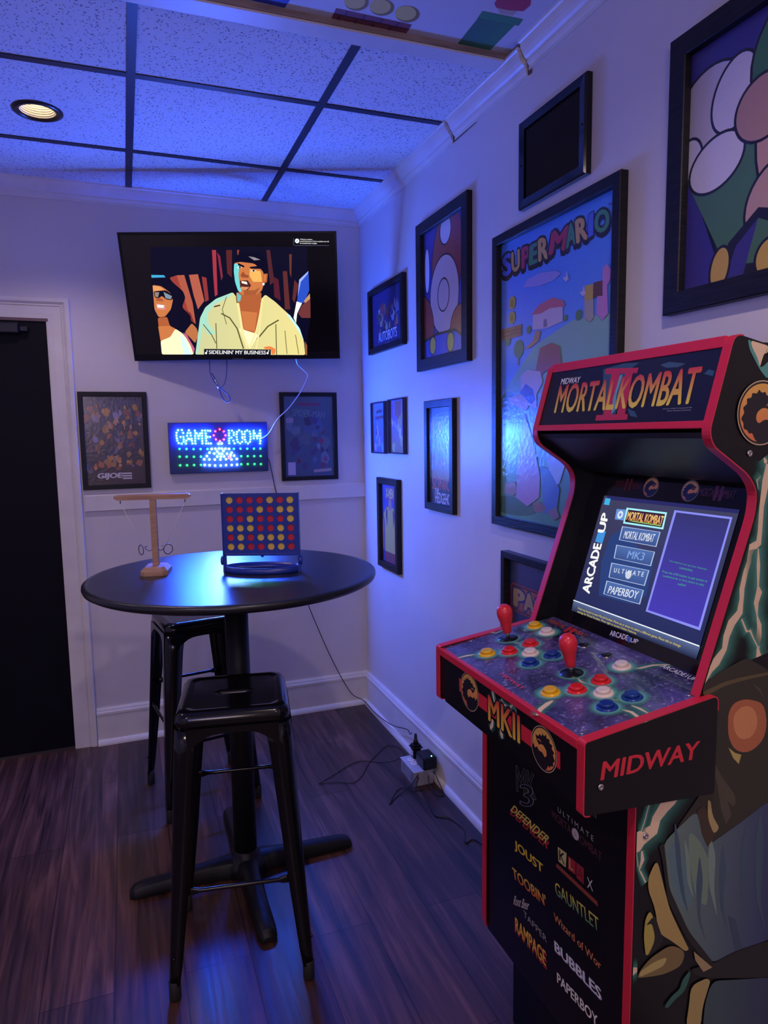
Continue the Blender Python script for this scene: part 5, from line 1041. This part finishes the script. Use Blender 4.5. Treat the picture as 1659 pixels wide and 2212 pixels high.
# ---------------------------------------------------------------- ring-toss game
WOOD = mat('pale_oiled_wood', (.46,.27,.17), .5, noise=((12,12,90),(.33,.18,.11)), bump=((20,20,200),.15))
rg = thing('ring_toss_game', 'small wooden ring-toss game with hanging strings and rings on the table', 'game', (-1.108, -1.145, TZ), -.22)
b = MB()
def octo(w, d, c, z): return [(-w+c,-d,z),(w-c,-d,z),(w,-d+c,z),(w,d-c,z),(w-c,d,z),(-w+c,d,z),(-w,d-c,z),(-w,-d+c,z)]
b.loft([octo(.042,.055,.013,.0), octo(.042,.055,.013,.014), octo(.030,.042,.009,.026)]); b.build('base', WOOD, rg)
obj_box('post', -.0095, .0095, -.0095, .0095, .025, .240, WOOD, rg, .001)
b = MB(); b.loft([[(-.108,-.011,.240),(.108,-.011,.240),(.108,.011,.240),(-.108,.011,.240)], [(-.118,-.011,.246),(.118,-.011,.246),(.118,.011,.246),(-.118,.011,.246)], [(-.118,-.011,.252),(.118,-.011,.252),(.118,.011,.252),(-.118,.011,.252)], [(-.110,-.008,.257),(.110,-.008,.257),(.110,.008,.257),(-.110,.008,.257)]]); b.build('crossbar', WOOD, rg)
HOOK = mat('dark_wire', (.10,.09,.10), .35, .8)
for s in (-1, 1):
    b = MB(); b.tube([(s*.10, .0045*math.cos(a), .233+.0045*math.sin(a)) for a in [2*math.pi*i/10 for i in range(10)]], .0010, 6, closed=True); b.tube([(s*.10,0,.242),(s*.10,0,.237)], .001, 6); b.build('screw_eye', HOOK, rg)
    ex, ez = s*.034, .085
    b = MB(); b.tube([(s*.10,0,.230),(ex+s*.004,-.012,ez+.012)], .0011, 6); b.build('string', mat('white_string', (.7,.68,.7), .8), rg)
    b = MB(); R2 = Matrix.Rotation(s*.7, 3, 'Z') if s > 0 else Matrix.Rotation(-.9, 3, 'Z')
    b.tube([Vector((ex+s*.008,-.012,ez-.006)) + R2 @ Vector((.0160*math.cos(a), 0, .0160*math.sin(a))) for a in [2*math.pi*i/24 for i in range(24)]], .0015, 6, closed=True); b.build('ring', HOOK, rg)
    b = MB(); b.tube(smooth_path([(s*.0095,-.004,.078),(s*.018,-.006,.074),(s*.026,-.010,.080),(s*.030,-.012,.088),(s*.022,-.012,.090)]), .0012, 6); b.build('catch_hook', HOOK, rg)

# ---------------------------------------------------------------- disc-drop game
BLU = mat('blue_game_plastic', (.012,.035,.30), .32, bump=((80,80,80),.05))
gx, gy, gr = -.785, -1.262, -.40
gm = thing('disc_drop_game', 'blue upright disc-drop game board standing full of red and yellow discs on the table', 'game', (gx, gy, TZ), gr)
GW, ZT, ZB = .2430, .2535, .058
px_, pz_, rr = .0327, .0302, .0113
cols = [(-3+i)*px_ for i in range(7)]; rws = [ZT-.0205-j*pz_ for j in range(6)]
def holed(y0, y1, name):
    b = MB(); n = 24
    def cell(x0, x1, z0, z1, cx, cz, y):
        sq = []; ci = []
        for i in range(n):
            a = 2*math.pi*i/n; d = (math.cos(a), math.sin(a)); k = min((x1-cx)/d[0] if d[0] > 1e-6 else ((x0-cx)/d[0] if d[0] < -1e-6 else 1e9), (z1-cz)/d[1] if d[1] > 1e-6 else ((z0-cz)/d[1] if d[1] < -1e-6 else 1e9))
            sq.append((cx+d[0]*k, y, cz+d[1]*k)); ci.append((cx+d[0]*rr, y, cz+d[1]*rr))
        return sq, ci
    xs = [-GW/2] + [(cols[i]+cols[i+1])/2 for i in range(6)] + [GW/2]; zs = [ZT] + [(rws[j]+rws[j+1])/2 for j in range(5)] + [ZB]
    for i in range(7):
        for j in range(6):
            s0, c0 = cell(xs[i], xs[i+1], zs[j+1], zs[j], cols[i], rws[j], y0); s1, c1 = cell(xs[i], xs[i+1], zs[j+1], zs[j], cols[i], rws[j], y1)
            b.loft([s0, c0], 0, False); b.loft([c0, c1], 0, False, True); b.loft([s1, c1], 0, False)
            for cc, dx, dz in ((s0, xs[i+1], zs[j]),): 
                # corners of the square left open by the fan
                for X, Z in ((xs[i],zs[j]),(xs[i+1],zs[j]),(xs[i],zs[j+1]),(xs[i+1],zs[j+1])):
                    q = sorted(range(n), key=lambda m_: (s0[m_][0]-X)**2+(s0[m_][2]-Z)**2)
                    a_ = min((m_ for m_ in range(n) if abs(s0[m_][0]-X) < 1e-5), key=lambda m_: abs(s0[m_][2]-Z)); b_ = min((m_ for m_ in range(n) if abs(s0[m_][2]-Z) < 1e-5), key=lambda m_: abs(s0[m_][0]-X))
                    for S, Y in ((s0,y0),(s1,y1)): b.add([S[a_], (X,Y,Z), S[b_]], [(0,1,2)])
    return b.build(name, BLU, gm)
holed(-.0085, -.0065, 'front_grid'); holed(.0065, .0085, 'back_grid')
for s in (-1, 1):
    b = MB(); b.box(min(s*GW/2, s*(GW/2+.004)), max(s*GW/2, s*(GW/2+.004)), -.011, .011, .040, ZT+.002); b.build('side_rail', BLU, gm, .001)
    b = MB(); b.lathe([(.014,-.004),(.0155,-.002),(.0155,.004),(.012,.006)], 20, (s*(GW/2+.006), 0, .036), 'x'); b.build('pivot_knob', BLU, gm)
    b = MB(); b.loft([[(s*(GW/2-.003),-.012,.0),(s*(GW/2+.004),-.012,.0),(s*(GW/2+.004),.012,.0),(s*(GW/2-.003),.012,.0)],[(s*(GW/2-.003),-.009,.05),(s*(GW/2+.004),-.009,.05),(s*(GW/2+.004),.009,.05),(s*(GW/2-.003),.009,.05)]]); b.build('upright_foot', BLU, gm)
for i in range(1, 7): obj_box('column_divider', (cols[i-1]+cols[i])/2-.0006, (cols[i-1]+cols[i])/2+.0006, -.0066, .0066, ZB, ZT, BLU, gm)
obj_box('release_bar', -GW/2+.004, GW/2-.004, -.009, .009, .052, .060, BLU, gm, .001)
b = MB(); b.lathe([(.006,-.010),(.006,-.006)], 16, (0,0,.050), 'y'); b.build('release_tab', BLU, gm)
b = MB(); rings = []
for a_, b_, z in ((.1205,.060,0.0),(.1225,.062,.004),(.1215,.061,.020),(.1185,.058,.020),(.112,.050,.006),(.112,.050,.0)): rings.append([(a_*math.cos(2*math.pi*i/56), b_*math.sin(2*math.pi*i/56), z) for i in range(56)])
rings.append(rings[0]); b.loft(rings, 0, False, True); b.build('base_ring', BLU, gm)
RED = mat('red_disc_plastic', (.55,.012,.05), .4, bump=((60,60,60),.05)); YEL = mat('yellow_disc_plastic', (.72,.50,.10), .4, bump=((60,60,60),.05))
PAT = ['YRRRYRY','RRRYRYY','RRYRRRY','YYYRRYR','RYRYYYR','YYRRYYR']
rown = ('top','second','third','fourth','fifth','bottom'); coln = ('leftmost','second from the left','third from the left','middle','third from the right','second from the right','rightmost')
proto = {}
GMX = Matrix.Translation((gx,gy,TZ)) @ Matrix.Rotation(gr, 4, 'Z')
for j in range(6):
    for i in range(7):
        c = PAT[j][i]
        if c not in proto:
            b = MB(); b.lathe([(.0145,-.0045),(.0150,-.0035),(.0150,.0035),(.0145,.0045),(.0115,.0045),(.0110,.0035),(.001,.0035)], 28, (0,0,0), 'y', 0, False)
            d = b.build('game_disc', RED if c == 'R' else YEL); proto[c] = d
        else: d = proto[c].copy(); COL.objects.link(d)
        d.location = GMX @ Vector((cols[i], 0, rws[j])); d.rotation_euler = (0,0,gr)
        tag(d, '%s disc in the %s row of the blue board, %s column' % ('red' if c == 'R' else 'yellow', rown[j], coln[i]), 'game disc', 'discs in the game board')

# ---------------------------------------------------------------- vent
v = thing('air_vent', 'black metal wall vent with upright louvres above the tall poster', 'vent', (0, -1.728, 2.262), -math.pi/2)
VW, VH = .163, .126
b = MB(); b.loft([[(-x,y,-z),(x,y,-z),(x,y,z),(-x,y,z)] for x, z, y in ((VW,VH,0),(VW,VH,-.016),(VW-.004,VH-.004,-.022),(VW-.028,VH-.026,-.019),(VW-.030,VH-.028,-.006))], 0, False); b.build('vent_frame', DARKMETAL, v)
obj_box('duct_backing', -VW+.02, VW-.02, -.004, -.0005, -VH+.02, VH-.02, mat('dark_duct', (.004,.004,.005), .8), v)
for k in range(20):
    x = -VW+.037 + k*(2*VW-.074)/19; b = MB(); b.box(-.0055,.0055,-.0006,.0006,-VH+.028,VH-.028, 0, Matrix.Translation((x,-.010,0)) @ Matrix.Rotation(.75, 4, 'Z')); b.build('louvre', DARKMETAL, v)
for s in (-1,1): b = MB(); b.lathe([(.003,-.001),(.0025,.002)], 10, (s*(VW-.014), -.021, 0), 'y'); b.build('screw', DARKMETAL, v)

# ---------------------------------------------------------------- stickers on the ceiling
def sticker(name, label, ops, group=None):
    pts = [p for o in ops for p in (o[2] if o[0] == 'p' else o[3])]; cx = sum(p[0] for p in pts)/len(pts); cy = sum(p[1] for p in pts)/len(pts)
    o = art(name, [shift_op(q, -cx, -cy) for q in ops], (0,0,0), (1,0,0), (0,1,0), None, INK, .0006, .0001, -1); o.location = (cx, cy, HP); return tag(o, label, 'sticker', group)
S = ART['stick']
sticker('brick_sticker', 'dark red brick strip sticker on the ceiling at the board edge', S[0:14])
for k, w in enumerate(('left', 'middle', 'right')): sticker('coin_sticker', 'round gold coin sticker above the brick strip, %s of three' % w, S[14+2*k:16+2*k], 'gold coin stickers on the ceiling')
sticker('green_sticker', 'plain green column sticker on the ceiling beside the crown moulding', S[20:22])
sticker('dome_sticker', 'small red dome sticker at the end of the green column sticker', S[22:24])
sticker('blue_sticker', 'blue and white sticker on the ceiling at the top edge of the photo', [('p', (.03,.05,.45), [[-.86,-1.535],[-.72,-1.53],[-.70,-1.65],[-.84,-1.66]]), ('p', (.5,.5,.75), [[-.85,-1.545],[-.80,-1.54],[-.77,-1.60],[-.83,-1.62]])])

# ---------------------------------------------------------------- outlet box, adapters and cords on the floor
ob = thing('outlet_box', 'grey metal floor outlet box against the baseboard', 'outlet', (-.085, -.88, 0), .0)
obj_box('box_body', -.045, .045, -.075, .075, 0, .062, mat('grey_paint_metal', (.30,.30,.33), .5, noise=((30,30,30),(.18,.17,.18))), ob, .004)
obj_box('cover_plate', -.047, .047, -.077, .077, .062, .065, mat('steel_cover', (.42,.42,.46), .4), ob, .001)
for y in (.035, .0): b = MB(); b.lathe([(.0165,.065),(.0165,.0672),(.015,.068)], 24, (-.012, y, 0)); r_ = b.build('receptacle', mat('ivory_receptacle', (.7,.66,.62), .4), ob); b = MB(); b.box(-.018,-.016,y-.004,y+.004,.0678,.0684); b.box(-.009,-.007,y-.004,y+.004,.0678,.0684); b.build('slots', RUBBER, r_)
tag(set_origin(obj_box('power_adapter', -.090, -.028, -.965, -.880, .0675, .120, BLKPLA, None, .006), (-.06,-.92,.0675)), 'bulky black power adapter with a green light, plugged into the outlet box', 'adapter')
ad = bpy.data.objects['power_adapter']; b = MB(); b.lathe([(.003,0),(.002,.002)], 10, (.012,-.030,.0525)); b.build('indicator_light', mat('green_indicator', (.1,.4,.1), .4, emis=((.15,1,.3), 8)), ad)
pl_ = thing('plug_transformer', 'upright black plug with a white label behind the bulky adapter', 'plug', (-.070, -.835, .0675))
obj_box('body', -.018, .018, -.016, .016, .0, .062, BLKPLA, pl_, .003); obj_box('collar', -.024, .024, -.022, .022, .046, .052, BLKPLA, pl_, .002)
obj_box('white_label', -.0186, -.0181, -.010, .010, .012, .036, mat('paper_label', (.6,.6,.62), .7), pl_)
b = MB(); b.lathe([(.011,.062),(.010,.076),(.007,.080),(.0055,.104),(.002,.108)], 14); b.build('strain_relief', BLKPLA, pl_)
Z = .0035
cable('cable', 'thin black cord looping far out over the floor from the outlet box', [(-.112,-.80,.02),(-.075,-.735,Z),(-.050,-.66,Z),(-.052,-.60,Z),(-.075,-.56,Z),(-.109,-.56,Z),(-.163,-.61,Z),(-.235,-.685,Z),(-.302,-.784,Z),(-.358,-.826,Z),(-.416,-.797,Z),(-.486,-.779,Z),(-.480,-.772,Z),(-.405,-.725,Z),(-.324,-.672,Z),(-.258,-.655,Z),(-.184,-.70,Z),(-.145,-.76,.03),(-.10,-.80,.069)], .0018, WIREB)
cable('cable', 'black cord trailing along the floor from the outlet box to the cabinet', [(-.115,-.965,.05),(-.135,-.985,Z),(-.108,-.99,Z),(-.12,-1.046,Z),(-.131,-1.127,Z),(-.139,-1.187,Z),(-.1,-1.221,Z),(-.085,-1.27,Z),(-.082,-1.321,Z),(-.113,-1.388,Z),(-.063,-1.412,Z),(-.045,-1.8,Z)], .0026, WIREB)
cable('cable', 'short pinched black cord loop lying just in front of the outlet box', [(-.112,-.962,.06),(-.150,-.955,.01),(-.200,-.95,Z),(-.268,-1.034,Z),(-.262,-1.032,Z),(-.21,-.989,Z),(-.140,-.968,.02),(-.112,-.964,.04)], .0020, WIREB)
cable('cable', 'round black cord loop hanging over the near end of the outlet box', [(-.050,-.968,.060),(-.046,-.985,.056),(-.040,-1.00,.03),(-.034,-1.03,Z),(-.045,-1.06,Z),(-.070,-1.05,Z),(-.078,-1.00,.02),(-.072,-.968,.050)], .0020, WIREB)
# ---------------------------------------------------------------- arcade cabinet
CBLK = mat('black_cabinet_laminate', (.004,.0035,.005), .33, 0.0, 0.3, bump=((250,250,250),.06)); CRED = mat('red_edge_moulding', (.58,.018,.045), .32, bump=((90,90,90),.04))
YN, YF = -2.600, -2.075
cab = thing('arcade_cabinet', 'black and red two-player arcade cabinet with a lit screen against the right wall', 'arcade machine', (-.23, -2.3375, 0))
def part(b, n, m, parent=None, **k):
    o = b.build(n, m, parent or cab, **k)
    o.matrix_parent_inverse = Matrix.Translation(-cab.location) if parent is None else Matrix.Identity(4); return o
def pbox(n, x0, x1, y0, y1, z0, z1, m, bevel=0.0, parent=None):
    b = MB(); b.box(min(x0,x1), max(x0,x1), min(y0,y1), max(y0,y1), z0, z1); return part(b, n, m, parent, bevel=bevel)
front = [(-.243,1.622),(-.289,1.464),(-.281,1.441),(-.200,1.390),(-.180,1.362),(-.182,1.322),(-.287,1.025),(-.30,.99),(-.418,.95),(-.420,.27),(-.40,.245)]
back = [(-.025,.245),(-.025,1.575)]
side = rounded(front+back, [.018,.012,.012,.03,.02,.03,.01,.01,.01,.02,.02,0,.02])
k_last = 11*5
def front_x(z):
    m_ = -1e9
    for a, c in zip(front[:-1], front[1:]):
        if min(a[1],c[1]) <= z <= max(a[1],c[1]) and a[1] != c[1]: m_ = max(m_, a[0]+(c[0]-a[0])*(z-a[1])/(c[1]-a[1]))
    return (m_ if m_ > -1e8 else (-.243 if z > 1.6 else -.40)) + .002
for yo, yi, near in ((YN, YN+.018, True), (YF, YF-.018, False)):
    b = MB(); b.prism(side, lambda u, v, d: (u, d, v), yo, yi); sp_ = part(b, 'side_panel', CBLK)
    edge = side[0:k_last]; b = MB(); rings = []
    for i, p in enumerate(edge):
        a, c = Vector(edge[max(i-1,0)]), Vector(edge[min(i+1,len(edge)-1)]); t_ = (c-a).normalized(); n_ = Vector((t_.y, -t_.x))
        if n_.x > 0.2: pass
        q0 = Vector(p); q1 = q0 + n_*(.0022 if n_.x <= 0 else .0022)
        rings.append([(q0.x, yo, q0.y), (q1.x, yo, q1.y), (q1.x, yi, q1.y), (q0.x, yi, q0.y)])
    b.loft(rings, 0, True, False); part(b, 'edge_moulding', CRED)
    if near: art('side_artwork', ART['side'], (0, YN, 0), (1,0,0), (0,0,1), sp_, INK, .0004, .00004, clip=front_x, soft=.016)
sidep = [o for o in bpy.data.objects if o.name.startswith('side_artwork')][0]
# marquee
MO = Vector((-.286,0,1.475)); MV = Vector((.046,0,.158)).normalized(); MN = Vector((0,-1,0)).cross(MV)
def mq(y, v, d): return MO + MV*v + Vector((0,y,0)) + MN*d
def mbox(n, y0, y1, v0, v1, d0, d1, m, bevel=0):
    b = MB(); b.loft([[mq(y0,v0,d), mq(y1,v0,d), mq(y1,v1,d), mq(y0,v1,d)] for d in (d0, d1)]); return part(b, n, m, bevel=bevel)
ya, yb = YF-.018, YN+.018
mbox('marquee_panel', ya, yb, .004, .136, -.012, -.0015, mat('marquee_film', (.010,.010,.018), .22))
art('marquee_artwork', ART['marq'], MO + MN*-.0015, (0,-1,0), MV, None, INK_GLOSS, .0003, .00004).parent = cab; bpy.data.objects['marquee_artwork'].matrix_parent_inverse = Matrix.Translation(-cab.location)
mbox('marquee_trim', ya, yb, .132, .152, -.006, .001, CRED, .001); mbox('marquee_trim', ya, yb, -.006, .007, -.006, .001, CRED, .001)
pbox('top_board', -.235, -.03, ya, yb, 1.585, 1.612, CBLK)
# hood under the marquee, screen surround
def sheet(n, pts, m, th=.006, bevel=0):
    b = MB(); rings = []
    for y in (ya, yb): rings.append([(x, y, z) for x, z in pts])
    b.loft(rings); return part(b, n, m, bevel=bevel)
sheet('speaker_panel', [(-.284,1.462),(-.276,1.452),(-.150,1.372),(-.120,1.366),(-.120,1.376),(-.148,1.382),(-.272,1.460)], mat('satin_black_hood', (.012,.014,.018), .38, bump=((300,300,300),.05)))
SO = Vector((-.231,-2.34,1.052)); SV = Vector((.088,0,.268)).normalized(); SN = Vector((0,-1,0)).cross(SV)
def sq(y, v, d): return SO + SV*v + Vector((0,y+2.34,0)) + SN*d
b = MB(); b.loft([[sq(ya,-.036,d), sq(yb,-.036,d), sq(yb,.335,d), sq(ya,.335,d)] for d in (-.010,-.004)]); part(b, 'screen_surround', mat('glossy_black_surround', (.004,.004,.006), .10))
b = MB(); b.loft([[sq(-2.34+.1885,-.001,d), sq(-2.34-.1885,-.001,d), sq(-2.34-.1885,.284,d), sq(-2.34+.1885,.284,d)] for d in (-.004,-.0028)]); scr = part(b, 'monitor', mat('monitor_glass', (.004,.004,.008), .15))
dim1, dim2 = (.10,.015,.02), (.22,.13,.05)
bez = list(ART['bezel']) + [txt('MORTAL KOMBAT', -.165, .302, .085, .016, dim1, .02), txt('II', -.130, .296, .018, .028, dim1, .03), txt('MORTAL KOMBAT', .085, .302, .085, .016, dim1, .02), txt('II', .122, .296, .018, .028, dim1, .03), ('d', [-.050,.310], .022, 1), ('d', [.060,.310], .022, 1)]
nb = len(ART['bezel'])
for nm, ops_, mm_, d_ in (('maker_lettering', bez[:nb], INK, -.004), ('printed_title', bez[nb:nb+2], INK, -.004), ('printed_title', bez[nb+2:nb+4], INK, -.004), ('printed_emblem', bez[nb+4:nb+5], INK, -.004), ('printed_emblem', bez[nb+5:nb+6], INK, -.004), ('screen_image', ART['screen'], INK_SCREEN, -.0028)):
    o = art(nm, ops_, SO + SN*d_, (0,-1,0), SV, None, mm_, .0003, .00004); o.parent = cab; o.matrix_parent_inverse = Matrix.Translation(-cab.location)
# control deck
DO = Vector((-.533,0,.977)); DV = Vector((1,0,.155)).normalized(); DN = Vector((0,-1,0)).cross(DV)
def dk(u, v, d): return DO + DV*v + Vector((0,-u,0)) + DN*d      # u = -y
def deck_mat():
    m = bpy.data.materials.new('printed_stone_deck'); m.use_nodes = True; nt = m.node_tree; b = nt.nodes['Principled BSDF']; L = nt.links.new
    tc = nt.nodes.new('ShaderNodeTexCoord'); n1 = nt.nodes.new('ShaderNodeTexNoise'); n1.inputs['Scale'].default_value = 9; n1.inputs['Detail'].default_value = 10; n1.inputs['Roughness'].default_value = .75
    n2 = nt.nodes.new('ShaderNodeTexNoise'); n2.inputs['Scale'].default_value = 130; n2.inputs['Detail'].default_value = 4
    L(tc.outputs['Object'], n1.inputs['Vector']); L(tc.outputs['Object'], n2.inputs['Vector'])
    r1 = nt.nodes.new('ShaderNodeValToRGB'); e = r1.color_ramp.elements; e[0].position = .40; e[0].color = (.012,.010,.035,1); e[1].position = .62; e[1].color = (.105,.085,.26,1)
    r2 = nt.nodes.new('ShaderNodeValToRGB'); e = r2.color_ramp.elements; e[0].position = .58; e[0].color = (0,0,0,1); e[1].position = .72; e[1].color = (.26,.24,.36,1)
    ad = nt.nodes.new('ShaderNodeMix'); ad.data_type = 'RGBA'; ad.blend_type = 'ADD'; ad.inputs[0].default_value = 1.0
    L(n1.outputs[0], r1.inputs[0]); L(n2.outputs[0], r2.inputs[0]); L(r1.outputs[0], ad.inputs[6]); L(r2.outputs[0], ad.inputs[7]); L(ad.outputs[2], b.inputs['Base Color'])
    b.inputs['Roughness'].default_value = .30; b.inputs['Coat Weight'].default_value = .6; b.inputs['Coat Roughness'].default_value = .06; return m
ua, ub = -(YF-.0), -(YN+.004)
b = MB(); b.loft([[dk(2.078,.004,d), dk(2.594,.004,d), dk(2.594,.318,d), dk(2.078,.318,d)] for d in (-.012,0)]); part(b, 'control_panel', deck_mat())
o = art('panel_artwork', ART['deck'], DO, (0,-1,0), DV, None, INK_GLOSS, .0003, .00004); o.parent = cab; o.matrix_parent_inverse = Matrix.Translation(-cab.location)
for y0, y1, near in ((-2.612,-2.594,True),(-2.060,-2.078,False)):
    prof = rounded([(-.532,.980),(-.532,.858),(-.262,.841),(-.262,1.016)], [.006,.008,.006,.012])
    b = MB(); b.prism(prof, lambda u, v, d: (u, d, v), y0, y1); ds = part(b, 'deck_cheek', CBLK)
    e2 = [(-.262,1.016)] + [p for p in prof[0:10]]; e2 = rounded([(-.262,.99),(-.262,1.016),(-.532,.980),(-.532,.858),(-.52,.857)], [0,.012,.006,.008,0])
    b = MB(); rings = []
    for i, p in enumerate(e2):
        a, c = Vector(e2[max(i-1,0)]), Vector(e2[min(i+1,len(e2)-1)]); t_ = (c-a).normalized(); n_ = Vector((t_.y,-t_.x))
        q0 = Vector(p); q1 = q0 + n_*.0022; rings.append([(q0.x,y0,q0.y),(q1.x,y0,q1.y),(q1.x,y1,q1.y),(q0.x,y1,q0.y)])
    b.loft(rings); part(b, 'edge_moulding', CRED)
    if near: 
        art('cheek_lettering', ART['deckside'], (0,-2.612,0), (1,0,0), (0,0,1), ds, INK, .0003)
pbox('fascia', -.530, -.500, -2.594, -2.078, .868, .968, CBLK, 0)
pbox('front_trim', -.5345, -.520, -2.594, -2.078, .962, .9785, CRED, .002)
o = art('fascia_artwork', ART['fascia'], (-.530,0,0), (0,-1,0), (0,0,1), None, INK_GLOSS, .0003, .00004); o.parent = cab; o.matrix_parent_inverse = Matrix.Translation(-cab.location)
pbox('deck_floor', -.52, -.27, -2.594, -2.078, .850, .866, CBLK)
pbox('front_panel', -.416, -.400, yb, ya, .262, .90, CBLK)
grp = []
for q in ART['front'] + [('n','')]:
    if q[0] == 'n':
        if grp: o = art('game_logo', grp, (-.416,0,0), (0,-1,0), (0,0,1), None, INK_GLOSS, .0003, .00004); o.parent = cab; o.matrix_parent_inverse = Matrix.Translation(-cab.location)
        grp = []
    else: grp.append(q)
pbox('bottom_board', -.40, -.03, yb, ya, .245, .262, CBLK)
pbox('riser', -.352, -.03, YN+.03, YF-.03, .0, .245, mat('matt_black_riser', (.004,.004,.005), .45, 0.0, .2, bump=((200,200,200),.06)), .003)
pbox('back_board', -.035, -.025, yb, ya, .25, 1.58, CBLK)
DM = Matrix((Vector((0,-1,0)), DV, DN)).transposed().to_4x4()
cols_b = {'Y':((.72,.40,.01),'yellow'),'R':((.62,.015,.02),'red'),'W':((.72,.60,.52),'white'),'B':((.006,.035,.22),'blue'),'K':((.006,.006,.008),'black')}
def button(x, y, c):
    P_ = DO + DV*((x+.533)/DV.x) + Vector((0,y,0)); M4 = Matrix.Translation(P_) @ DM; m = mat('%s_button_plastic' % cols_b[c][1], cols_b[c][0], .22, bump=((50,50,50),.03))
    if c == 'K':
        b = MB(); b.lathe([(.0135,0),(.0135,.0015),(.0115,.002)], 28, M=M4); r_ = part(b, 'button', CHROME); b = MB(); b.lathe([(.0112,.001),(.0112,.0022),(.008,.0035),(.001,.004)], 28, M=M4)
    else:
        b = MB(); b.lathe([(.0185,0),(.0190,.0015),(.0180,.0040),(.0145,.0058),(.0130,.0050)], 32, M=M4); r_ = part(b, 'button', m); b = MB(); b.lathe([(.0126,.004),(.0126,.0095),(.0118,.0110),(.009,.0112),(.001,.0108)], 32, M=M4)
    p_ = b.build('plunger', m, r_); p_.matrix_parent_inverse = Matrix.Identity(4)
for x, y, c in ((-.306,-2.118,'Y'),(-.308,-2.171,'W'),(-.372,-2.203,'R'),(-.428,-2.208,'R'),(-.400,-2.247,'W'),(-.469,-2.184,'Y'),(-.373,-2.288,'B'),(-.428,-2.291,'B'),(-.294,-2.286,'K'),(-.294,-2.359,'K'),(-.307,-2.423,'W'),(-.375,-2.448,'R'),(-.430,-2.450,'R'),(-.403,-2.491,'W'),(-.472,-2.428,'Y'),(-.376,-2.534,'B'),(-.431,-2.536,'B')): button(x, y, c)
JR = mat('red_joystick_plastic', (.62,.02,.035), .30, bump=((50,50,50),.03))
for x, y in ((-.390,-2.139),(-.394,-2.384)):
    P_ = DO + DV*((x+.533)/DV.x) + Vector((0,y,0)); M4 = Matrix.Translation(P_) @ DM
    b = MB(); b.lathe([(.0042,0),(.0042,.022)], 16, M=M4); j = part(b, 'joystick', CHROME)
    b = MB(); b.lathe([(.023,.0006),(.023,.0022),(.006,.003)], 32, M=M4); b.build('dust_washer', BLKPLA, j)
    b = MB(); b.lathe([(.0085,.016),(.0098,.018),(.0108,.030),(.0140,.045),(.0172,.055),(.0180,.063),(.0172,.070),(.0140,.077),(.0085,.0815),(.003,.083)], 32, M=M4); b.build('bat_handle', JR, j)
def bolt(P_, ax, s=.006, parent=None):
    b = MB(); b.lathe([(s,0),(s*.9,s*.35),(s*.4,s*.5),(s*.35,s*.2)], 14, P_, ax); part(b, 'bolt_head', CHROME)
for px, pz in ((-.169,1.5945),(-.2028,1.426),(-.3985,.7885)): bolt((px, YN-.0005, pz), 'y')
bolt((-.502,-2.6125,.902), 'y')
for x, y in ((-.459,-2.090),(-.300,-2.585),(-.515,-2.580),(-.290,-2.090)):
    P_ = DO + DV*((x+.533)/DV.x) + Vector((0,y,0)); b = MB(); b.lathe([(.004,0),(.0035,.0015),(.001,.002)], 12, M=Matrix.Translation(P_) @ DM); part(b, 'screw', CHROME)
